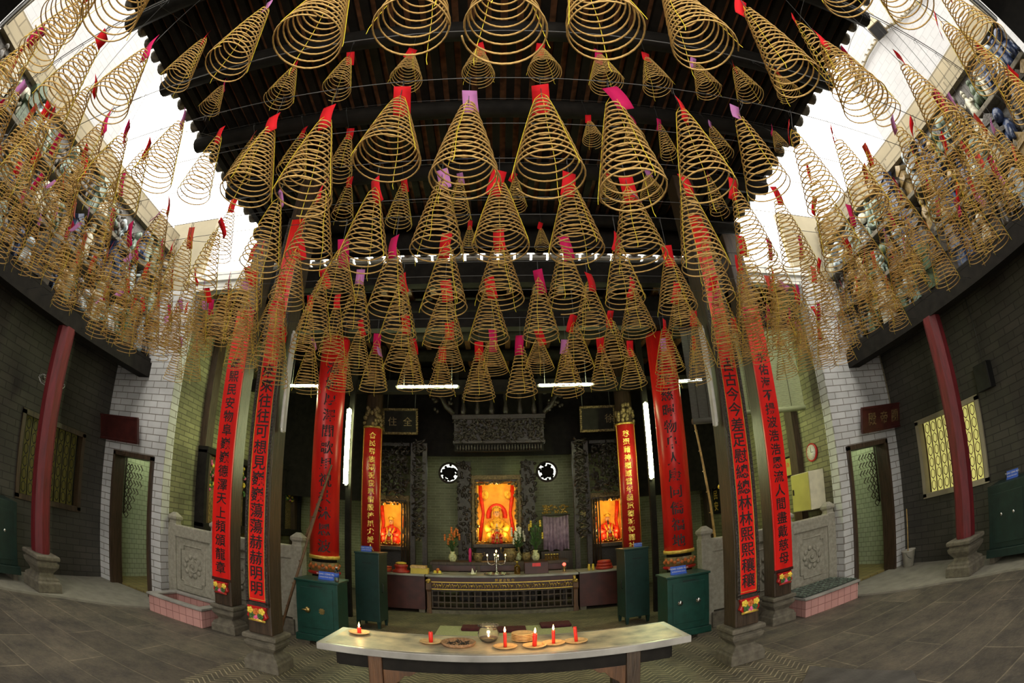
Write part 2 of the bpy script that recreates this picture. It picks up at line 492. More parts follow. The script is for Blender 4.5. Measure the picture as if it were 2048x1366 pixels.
# roof over the middle of the courtyard: boards between rafters, purlins across
cr = struct('ceiling', MB().box(-4.0, 4.0, -2.2, 6.2, 6.32, 6.42), 'roof_plank')
MB().box(-4.0, 4.0, 6.05, 6.2, 5.78, 6.32).build('edge_beam', 'black_wood', cr)
for k in range(49):
    MB().box(-3.9+k*.1625-.045, -3.9+k*.1625+.045, -2.2, 6.05, 6.24, 6.32).build('rafter', 'black_wood', cr)
for k in range(8):
    yy = -1.9 + k*1.1
    MB().tube([(-4.0, yy, 6.13), (4.0, yy, 6.13)], .11, 12).build('purlin', 'black_wood', cr)
tile = MB().tube([(-.05, 0, 0), (.05, 0, 0)], .085, 10).ball((.05, 0, 0), (.02, .06, .06), 8).mesh('eave_tile'); tile.materials.append(MATS['base_stone'])
tilew = MB().tube([(-.12, 0, 0), (.06, 0, 0)], .075, 10).ball((.06, 0, 0), (.025, .05, .05), 8).mesh('eave_tile'); tilew.materials.append(MATS['white_paint'])  # white stands for sky showing between the hall eave tiles
for s in (-1, 1):
    for k in range(36):
        o = link('eave_tile', tile, None, cr, loc=(s*4.02, -2.1+k*.22, 6.33)); o.rotation_euler.z = 0 if s > 0 else PI
for k in range(30):
    o = link('eave_tile', tilew, None, hc, loc=(-3.75+k*.26, 6.42, 5.91)); o.rotation_euler.z = -PI/2
    MB().box(-3.75+k*.26-.11, -3.75+k*.26+.11, 6.36, 6.5, 5.80, 5.86).build('drip_tile', 'white_paint', hc)
MB().box(-4.1, 4.1, 6.44, 6.6, 5.4, 5.80).build('fascia', 'black_wood', hc)

# ------------------------------------------------------------------ gallery windows, doors, plaques
for i, s in enumerate((-1, 1)):
    side = ('left', 'right')[i]
    w = struct('window_%d' % (i+1), MB().box(s*7.02, s*6.96, 4.06, 4.14, 1.18, 2.5).box(s*7.1, s*6.96, 5.54, 5.62, 1.18, 2.5).box(s*7.1, s*6.96, 4.06, 5.62, 1.16, 1.24).box(s*7.1, s*6.96, 4.06, 5.62, 2.44, 2.52), 'dark_wood' if s < 0 else 'gable_plaster')
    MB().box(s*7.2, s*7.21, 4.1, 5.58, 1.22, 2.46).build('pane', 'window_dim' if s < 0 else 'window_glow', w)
    for k in range(9):          # iron grille: uprights and lozenge links
        yy = 4.2 + k*.16
        g = MB().tube([(s*7.06, yy, 1.24), (s*7.06, yy, 2.44)], .011, 5)
        g.build('bar', 'dark_metal' if s < 0 else 'brown_wood', w)
        if k < 8:
            g = MB()
            for j in range(6):
                z0 = 1.27 + j*.195
                pts = [(s*7.06, yy+.08, z0), (s*7.06, yy+.035, z0+.04), (s*7.06, yy+.035, z0+.13), (s*7.06, yy+.08, z0+.17), (s*7.06, yy+.125, z0+.13), (s*7.06, yy+.125, z0+.04), (s*7.06, yy+.08, z0)]
                g.tube(pts, .008, 4)
            g.build('grille_link', 'dark_metal' if s < 0 else 'brown_wood', w)
    d = struct('door_%d' % (i+1), MB().box(s*5.58, s*5.64, 6.14, 6.44, 0, 2.38).box(s*6.60, s*6.66, 6.14, 6.44, 0, 2.38).box(s*5.58, s*6.66, 6.14, 6.44, 2.32, 2.40), 'dark_wood')
    MB().box(s*5.66, s*5.71, 6.46, 7.35, .05, 2.28).build('leaf', 'dark_wood', d)
    # carved wooden screen hanging in the corridor
    sc_ = thing('fretwork_screen', 'dark carved fretwork hanging inside the %s doorway' % side, 'screen', (s*6.75, 6.9, 1.3))
    fr = MB()
    for a in range(5):
        for b in range(7-a):
            fr.tube([(s*(.20-a*.09), 0, .95-b*.15), (s*(.13-a*.09), 0, .88-b*.15), (s*(.20-a*.09), 0, .81-b*.15), (s*(.27-a*.09), 0, .88-b*.15), (s*(.20-a*.09), 0, .95-b*.15)], .014, 4)
    fr.tube([(s*.27, 0, 1.58), (s*.27, 0, -.02)], .018, 5)
    fr.build('fretwork', 'dark_wood', sc_)
    # plaque over the door
    p = thing('door_plaque', ('dark red wooden plaque tilted out above the left doorway', 'dark red plaque with faint gilt characters above the right doorway')[i], 'plaque', (s*6.5, 6.02, 2.76))
    MB().box(-.56, .56, -.02, .02, -.2, .2).build('board', 'maroon', p, .006).rotation_euler.x = R(12)
    f = MB()
    for z in (-.2, .2): f.box(-.58, .58, -.035, .025, z-.02, z+.02)
    for x in (-.57, .57): f.box(x-.02, x+.02, -.035, .025, -.2, .2)
    f.build('frame', 'maroon', p, .005).rotation_euler.x = R(12)
    l = MB()
    letters_across(l, '\u5bf6\u751f\u8ca1' if s < 0 else '\u6bbf\u5e1d\u95dc', .23, T((0, -.026, 0)) @ FACE, .55)
    l.build('lettering', 'maroon' if s < 0 else 'aged_gilt', p).rotation_euler.x = R(12)

# ------------------------------------------------------------------ ceramic friezes along the light wells
def figurine_meshes():
    out = []
    m = MB()        # standing figure
    m.lathe([(.07, 0), (.085, .05), (.06, .16), (.075, .25), (.03, .31), (.028, .33)], n=10).ball((0, 0, .375), .042, 8).lathe([(.045, .40), (.03, .45), (.01, .48)], n=8)
    m.tube([(.07, 0, .27), (.10, -.03, .20), (.05, -.08, .19)], [.028, .024, .018], 6).tube([(-.07, 0, .27), (-.11, -.02, .22), (-.13, -.07, .29)], [.028, .024, .018], 6)
    out.append(m.mesh('figurine'))
    m = MB()        # rider on a beast
    m.ball((0, 0, .14), (.13, .07, .08), 10).ball((.13, 0, .22), (.055, .05, .06), 8)
    for x in (-.09, .09):
        for y in (-.04, .04): m.tube([(x, y, .12), (x*1.1, y, 0)], [.03, .02], 6)
    m.lathe([(.06, .18), (.065, .26), (.03, .34)], n=8).ball((0, 0, .38), .04, 8).tube([(.05, 0, .3), (.12, -.05, .33)], .018, 5)
    out.append(m.mesh('figurine'))
    m = MB()        # small pavilion with an upturned roof
    m.box(-.11, .11, -.06, .06, 0, .2)
    m.prism([(-.18, .24), (-.14, .2), (.14, .2), (.18, .24), (.08, .26), (0, .34), (-.08, .26)], -.1, .1)
    m.box(-.07, .07, -.05, .05, .3, .4).prism([(-.13, .44), (-.09, .4), (.09, .4), (.13, .44), (0, .54)], -.07, .07)
    out.append(m.mesh('figurine'))
    m = MB()        # curling cloud and flower scroll
    for k in range(3):
        c = (-.1+k*.1, 0, .1+.09*(k % 2))
        m.tube([(c[0]+.09*math.cos(a)*(1-a/9), c[1], c[2]+.09*math.sin(a)*(1-a/9)) for a in [j*.55 for j in range(13)]], .022, 5)
    m.ball((0, -.02, .3), (.08, .05, .08), 8).ball((.1, -.02, .28), (.05, .04, .06), 6)
    out.append(m.mesh('figurine'))
    m = MB()        # seated lion
    m.ball((0, 0, .13), (.09, .08, .13), 10).ball((0, -.05, .30), (.075, .07, .075), 10).ball((0, -.11, .28), (.04, .04, .035), 6)
    m.tube([(.05, -.05, .15), (.06, -.1, 0)], .028, 6).tube([(-.05, -.05, .15), (-.06, -.1, 0)], .028, 6).tube([(0, .08, .1), (0, .14, .22), (.02, .12, .32)], [.03, .04, .015], 6)
    out.append(m.mesh('figurine'))
    return out
FIG = figurine_meshes()
GL = ['glaze_celadon', 'glaze_pale_blue', 'glaze_ivory', 'glaze_ochre', 'glaze_deep_blue', 'glaze_moss', 'glaze_umber', 'glaze_umber']
FIGM = {}
def fig_mesh(i, g):
    if (i, g) not in FIGM:
        me = FIG[i].copy(); me.materials.clear(); me.materials.append(MATS[g]); FIGM[(i, g)] = me
    return FIGM[(i, g)]
for i, s in enumerate((-1, 1)):
    side = ('left', 'right')[i]
    t = thing('ceramic_frieze', 'long ridge of glazed ceramic figures along the %s light well' % side, 'frieze', (s*6.2, 3.2, 4.005))
    MB().box(s*.06, s*.11, -2.98, 2.98, 0, 2.2).build('back_panel', 'glaze_umber', t)
    for z in (.0, .72, 1.42):
        MB().box(s*-.16, s*.1, -2.98, 2.98, z, z+.07).build('ledge', 'base_stone' if z else 'black_wood', t, .01)
    MB().box(s*-.05, s*.11, -2.98, 2.98, 2.14, 2.32).build('cornice', 'tan_tile', t)
    MB().box(s*.0, s*.11, -2.98, 2.98, 2.32, 2.62).build('coping', 'tan_tile', t)
    for z in (.07, .79, 1.49):
        y = -2.85
        while y < 2.85:
            o = link('figurine', fig_mesh(random.randrange(5), random.choice(GL)), None, t, loc=(s*(-.06+random.uniform(-.03, .03)), y, z))
            o.rotation_euler.z = (PI/2 if s < 0 else -PI/2) + random.uniform(-.5, .5)
            k = random.uniform(1.0, 1.4); o.scale = (k, k, k*random.uniform(.9, 1.1))
            y += random.uniform(.16, .25)
    # metal gutter where the entrance roof meets the light well
    g = thing('gutter', 'thin metal gutter at the near end of the %s light well' % side, 'gutter', (s*5.02, .18, 6.05))
    MB().tube([(-1, 0, 0), (1, 0, 0)], .045, 8).tube([(-1, .06, .09), (1, .06, .09)], .02, 6).build('pipe', 'steel', g)
    struct('wall_front_' + side, MB().box(s*2.6, s*7.25, -2.5, -2.2, 0, 6.25), 'gallery_brick_shaded')  # unseen walls added to keep daylight from flooding the galleries
    struct('ceiling_entrance_' + side, MB().box(s*4.0, s*7.2, -2.2, .12, 6.1, 6.25), 'black_wood')
# floodlight and cable on the right-hand white building
t = thing('floodlight', 'square floodlight on the pale wall beyond the right light well', 'lamp', (8.75, 2.99, 10.85), R(20))
MB().box(-.02, .5, -.02, .02, -.02, .02).build('bracket', 'tan_tile', t)
b = MB().add([(-.28, -.22, -.2), (.28, -.22, -.2), (.28, .22, -.2), (-.28, .22, -.2), (-.18, -.14, .12), (.18, -.14, .12), (.18, .14, .12), (-.18, .14, .12)], [(0, 3, 2, 1), (4, 5, 6, 7), (0, 1, 5, 4), (1, 2, 6, 5), (2, 3, 7, 6), (3, 0, 4, 7)])
b.build('housing', 'tan_tile', t, .01)
MB().box(-.24, .24, -.18, .18, -.215, -.195).build('lens', 'dark_metal', t)
t = thing('cable', 'knotted cable strung along the pale wall beyond the right light well', 'cable', (0, 0, 0))
pts = [(9.12, .6, 10.1), (9.12, 1.55, 10.3), (9.12, 2.34, 10.54), (9.12, 2.99, 10.89), (9.12, 3.94, 10.93), (9.12, 5.12, 10.75)]
mb = MB().tube(pts, .035, 5)
mb.build('cord', 'tan_tile', t)
mb = MB()
for k in range(len(pts)-1):
    a, b2 = Vector(pts[k]), Vector(pts[k+1])
    for j in range(5):
        c = a.lerp(b2, j/5)
        mb.tube([c, c+Vector((-.07, .03, .04)), c+Vector((-.1, .06, -.02))], [.03, .022, .012], 5)
mb.build('ties', 'tan_tile', t)

# ------------------------------------------------------------------ columns with couplet boards
BASE = [(.21, 0), (.21, .12), (.19, .13), (.19, .16), (.13, .20), (.125, .22), (.19, .30), (.20, .345), (.17, .355), (.18, .37), (.21, .385), (.21, .43), (.19, .44)]
COUPLETS = {
 ('front', -1): '\u4f86\u4f86\u5f80\u5f80\u53ef\u60f3\u898b\u5dcd\u5dcd\u8569\u8569\u8d6b\u8d6b\u660e\u660e',
 ('front', 1): '\u53e4\u53e4\u4eca\u4eca\u5dee\u8db3\u6170\u7e3d\u7e3d\u6797\u6797\u7199\u7199\u7a70\u7a70',
 ('rear', -1): '\u6642\u7199\u6c11\u5b89\u7269\u961c\u5dcd\u5dcd\u5fb7\u6fa4\u5929\u4e0a\u983b\u9812\u9f8d\u7ae0',
 ('rear', 1): '\u6c38\u4f51\u6d77\u4e0d\u63da\u6ce2\u6d69\u6d69\u6069\u6d41\u4eba\u9593\u76e1\u6234\u6148\u6bcd'}
for s in (-1, 1):
    side = 'left' if s < 0 else 'right'
    for row, cx, cy, top in (('front', 2.51, 4.70, 6.05), ('rear', 3.70, 5.80, 5.9)):
        t = thing('column', 'dark square wooden column on a moulded stone base, %s %s of the courtyard' % (row, side), 'column', (s*cx, cy, 0), 0)
        k = 1 if row == 'front' else .93
        bs = MB().sq([(r*(1 if row == 'front' else .95), z*k) for r, z in BASE]); bs.build('stone_base', 'base_stone', t, .012)
        MB().box(-.145, .145, -.145, .145, .44*k, top).build('shaft', 'dark_wood', t, .012)
        # couplet board on the face of the column
        lab = {('front', -1): 'red couplet board with a flowered border on the front left column, reading down to two bright characters',
               ('front', 1): 'red couplet board with a flowered border on the front right column',
               ('rear', -1): 'plain red couplet board on the rear left column',
               ('rear', 1): 'plain red couplet board on the rear right column'}[(row, s)]
        if row == 'front' and s < 0: lab = 'red couplet board with a flowered border on the front left column'
        bx = s*cx + (-.03*0)
        q = thing('couplet_board', lab, 'sign board', (bx, cy-.15, 0), 0)
        if row == 'front':
            z0, z1 = .82, 5.35
            MB().box(-.105, .105, -.022, 0, z0, z1).build('panel', 'couplet_red', q, .004)
            br = MB()
            for x in (-.122, .122):
                br.box(x-.018, x+.018, -.034, 0, z0-.02, z1+.02)
                for j in range(int((z1-z0)/.035)): br.ball((x, -.034, z0+j*.035), (.012, .007, .012), 5)
            br.box(-.14, .14, -.034, 0, z0-.05, z0-.012)
            br.build('flowered_border', 'carved_wood', q)
            gl = MB()
            for x in (-.098, .098): gl.box(x-.003, x+.003, -.026, -.02, z0+.02, z1)
            gl.box(-.1, .1, -.026, -.02, z0+.02, z0+.026); gl.build('gold_line', 'gold_paint', q)
            st, n, sz, zl = .169, 15, .165, .965
        else:
            z0, z1 = .80, 4.62
            MB().box(-.15, .15, -.03, 0, z0, z1).build('panel', 'couplet_red', q, .004)
            MB().box(-.155, .155, -.04, 0, z0-.04, z0).build('lower_rail', 'maroon', q, .006)
            st, n, sz, zl = .19, 16, .175, .95
        l = letters_down(MB(), COUPLETS[(row, s)], 0, zl, st, sz, -.028 if row == 'front' else -.034, bold=.012)
        l.build('lettering', 'ink', q)
        # painted carving under the board
        m = MB().prism([(-.12, 0), (-.10, -.06), (-.125, -.12), (-.08, -.16), (.08, -.16), (.125, -.12), (.10, -.06), (.12, 0)], -.06, 0).build('carved_mount', 'board_red', q, .01)
        m.location = (0, 0, z0-.05)
        for (dx, dz, mt) in ((-.07, -.05, 'flower_yellow'), (.07, -.05, 'flower_yellow'), (0, -.06, 'flower_orange'), (-.05, -.11, 'leaf'), (.05, -.11, 'leaf'), (0, -.13, 'flower_pink')):
            fl = MB()
            for a in range(5): fl.ball((dx+.024*math.cos(a*1.257), -.07, z0-.05+dz+.024*math.sin(a*1.257)), (.02, .014, .02), 6)
            fl.ball((dx, -.08, z0-.05+dz), .014, 6)
            fl.build('carved_flower', mt, q)
        br = MB().tube([(-.1, -.05, z0-.215), (-.05, -.07, z0-.20), (.05, -.07, z0-.20), (.1, -.05, z0-.215)], [.012, .02, .02, .012], 6)
        br.build('gilt_scroll', 'gold_paint' if row == 'front' else 'red_lacquer', q)
    # column of the side gallery, plain and dark red
    t = thing('column', 'dark red gallery column on a stone base by the %s wall' % side, 'column', (s*6.15, 4.1, 0), 0)
    MB().sq([(r*1.15, z*1.2) for r, z in BASE]).build('stone_base', 'base_stone', t, .012)
    t.location.z = .03
    MB().lathe([(.16, .53), (.165, .6), (.16, 3.72)], n=8, a0=PI/8, smooth=False).build('shaft', 'pillar_red', t)
    # round hall pillar with a curved couplet board
    t = thing('round_pillar', 'thick round black pillar at the %s edge of the hall' % side, 'pillar', (s*2.70, 7.1, 0))
    MB().lathe([(.20, .5), (.195, 5.4)], n=24).build('shaft', 'black_wood', t)
    MB().lathe([(.31, 0), (.32, .16), (.25, .19), (.30, .30), (.31, .36), (.24, .42), (.25, .5)], n=24).build('stone_base', 'base_stone', t)
    q = thing('couplet_board', 'curved red couplet board with black characters on the %s round pillar' % side, 'sign board', (s*2.70, 7.1, 0), -s*R(19))
    def arc_board(r0, r1, half, z0, z1, n=18):
        m = MB(); vs = []; fs = []
        for j in range(n+1):
            a = -half + 2*half*j/n
            for r in (r0, r1):
                for z in (z0, z1): vs.append((r*math.sin(a), -r*math.cos(a), z))
        for j in range(n):
            b0, b1 = j*4, (j+1)*4
            fs += [(b0+2, b1+2, b1+3, b0+3), (b0, b0+1, b1+1, b1), (b0+1, b0+3, b1+3, b1+1), (b0, b1, b1+2, b0+2)]
        fs += [(0, 2, 3, 1), (n*4, n*4+1, n*4+3, n*4+2)]
        return m.add(vs, fs, True)
    arc_board(.202, .232, R(96), 1.22, 4.75).build('panel', 'couplet_red', q)
    arc_board(.202, .245, R(97), 1.17, 1.225).build('rim', 'gold_paint', q)
    arc_board(.202, .238, R(80), .95, 1.12).build('painted_foot', 'glaze_ochre', q)
    fl = MB()
    for j in range(12):
        a = R(-70+j*13); 
        fl.ball((.24*math.sin(a), -.24*math.cos(a), 1.04+.03*(j % 2)), (.03, .02, .03), 6)
    fl.build('carved_flower', 'flower_orange', q)
    MB().tube([(.24*math.sin(R(a)), -.24*math.cos(R(a)), .95) for a in range(-80, 81, 10)], .028, 6).build('foot_roll', 'board_red', q)
    l = letters_down(MB(), '\u6eff\u57ce\u539a\u6fa4\u95ad\u6b4c\u91cc\u795d\u5171\u6c90\u6069\u6ce2' if s < 0 else '\u5ee3\u8987\u6148\u6689\u7269\u961c\u4eba\u5eb7\u540c\u50d1\u798f\u5730', 0, 1.38, .254, .215, 0, bend=.233, bold=.013)
    l.build('lettering', 'ink', q)
    # altar pillar with a gilt framed board
    t = thing('altar_pillar', 'round dark pillar in front of the altar at %s, behind a tall cabinet' % side, 'pillar', (s*2.50, 9.12, 0))
    MB().lathe([(.17, 0), (.17, 5.4)], n=20).build('shaft', 'dark_wood', t)
    q = thing('couplet_board', 'narrow red board with gold characters and gilt crest on the %s altar pillar' % side, 'sign board', (s*2.50, 9.12, 0), -s*R(14))
    arc_board(.172, .195, R(84), 1.05, 3.68).build('panel', 'board_red', q)
    for zz in (1.02, 3.66): arc_board(.172, .205, R(85), zz, zz+.04).build('gilt_band', 'gilt', q)
    for a in (-62, 62):
        MB().tube([(.2*math.sin(R(a)), -.2*math.cos(R(a)), 1.06), (.2*math.sin(R(a)), -.2*math.cos(R(a)), 3.66)], .007, 5).build('gilt_line', 'gold_paint', q)
    cr_ = MB()
    for j in range(26):
        a = R(random.uniform(-70, 70)); zz = random.uniform(3.72, 4.06)
        if abs(a) > R(45) and zz > 3.95: zz -= .12
        cr_.ball((.19*math.sin(a), -.2*math.cos(a), zz), (.04, .035, .05), 6)
    cr_.build('gilt_crest', 'aged_gilt', q)
    l = letters_down(MB(), '\u5408\u6c11\u806f\u65cf\u773e\u795d\u6211\u7fa3\u60c5\u6bb7\u6893\u91cc\u5c24\u611b\u4eba\u6069' if s < 0 else '\u5c0a\u8056\u85c9\u795e\u6b0a\u539f\u7576\u5e74\u7fa9\u91cd\u7a57\u57ce\u7279\u958b\u793e', 0, 1.15 if s < 0 else 1.27, .157, .135, 0, bend=.197, bold=.02)
    l.build('lettering', 'gold_paint', q)

# ------------------------------------------------------------------ balustrades and planters
def balustrade(s):
    side = 'left' if s < 0 else 'right'
    t = thing('stone_balustrade', 'carved grey stone balustrade at the %s of the hall steps' % side, 'balustrade', (0, 6.5, 0))
    for x0, x1 in ((5.2, 4.42), (4.28, 3.5), (3.4, 2.95)):
        a, b = min(s*x0, s*x1), max(s*x0, s*x1); c = (a+b)/2; w = b-a
        MB().box(a, b, -.07, .07, .26, 1.16).build('panel', 'carved_stone', t, .01)
        MB().box(a, b, -.10, .10, 1.16, 1.36).build('top_rail', 'carved_stone', t, .02)
        MB().box(a-.02, b+.02, -.14, .14, 0, .24).build('kerb', 'base_stone', t, .01)
        if w > .6:
            m = MB(); ww, hh = w*.33, .33; zc = .72
            n = .07
            poly = [(c-ww, zc-hh+n), (c-ww+n, zc-hh+n), (c-ww+n, zc-hh), (c+ww-n, zc-hh), (c+ww-n, zc-hh+n), (c+ww, zc-hh+n), (c+ww, zc+hh-n), (c+ww-n, zc+hh-n), (c+ww-n, zc+hh), (c-ww+n, zc+hh), (c-ww+n, zc+hh-n), (c-ww, zc+hh-n), (c-ww, zc-hh+n)]
            m.tube([(x, -.072, z) for x, z in poly], .013, 5)
            m.build('moulding', 'carved_stone', t)
            m = MB()
            for k in range(10):
                a_ = k*PI/5
                m.ball((c+.16*math.cos(a_), -.072, zc+.16*math.sin(a_)), (.045, .022, .045), 6)
            m.tube([(c+(.02+.011*j)*math.cos(j*.7), -.075, zc+(.02+.011*j)*math.sin(j*.7)) for j in range(12)], .016, 5)
            m.ball((c, -.075, zc), (.04, .02, .04), 8)
            m.build('carved_rosette', 'carved_stone', t)
    for x in (5.26, 4.35, 3.45, 2.88):
        MB().sq([(.09, 0), (.09, 1.36), (.075, 1.38), (.075, 1.42), (.10, 1.45), (.10, 1.49), (.07, 1.52), (.03, 1.56)], (s*x, 0, 0)).build('post', 'carved_stone', t, .006)
    return t
balustrade(-1); balustrade(1)
for s in (-1, 1):
    side = 'left' if s < 0 else 'right'
    lab = 'pink tiled planter of bare soil below the left stone balustrade' if s < 0 else 'pink tiled planter covered by a dark woven mat, at right'
    t = thing('planter', lab, 'planter', (s*4.53, 5.88, 0))
    w = MB().box(-.52, .52, -.36, -.28, 0, .26).box(-.52, .52, .28, .36, 0, .26).box(-.52, -.44, -.28, .28, 0, .26).box(.44, .52, -.28, .28, 0, .26)
    w.build('tiled_wall', 'pink_tile', t, .004)
    c = MB().box(-.55, .55, -.39, -.26, .26, .295).box(-.55, .55, .26, .39, .26, .295).box(-.55, -.42, -.26, .26, .26, .295).box(.42, .55, -.26, .26, .26, .295)
    c.build('coping', 'marble' if s > 0 else 'marble', t, .006)
    MB().box(-.44, .44, -.28, .28, .02, .14).build('soil', 'soil', t)
    if s > 0:
        q = thing('woven_mat', 'dark chequered mat laid over the right planter', 'mat', (s*4.53, 5.9, .298))
        m = MB().box(-.54, .54, -.34, .36, 0, .015); m.build('backing', 'mat_woven_dark', q)
        m = MB()
        for a in range(11):
            for b in range(7):
                x, y = -.5+a*.1, -.3+b*.1
                m.box(x-.03, x+.03, y-.012, y+.012, .012, .024, None) if (a+b) % 2 else m.box(x-.012, x+.012, y-.03, y+.03, .012, .024)
        m.build('weave', 'glaze_celadon', q)

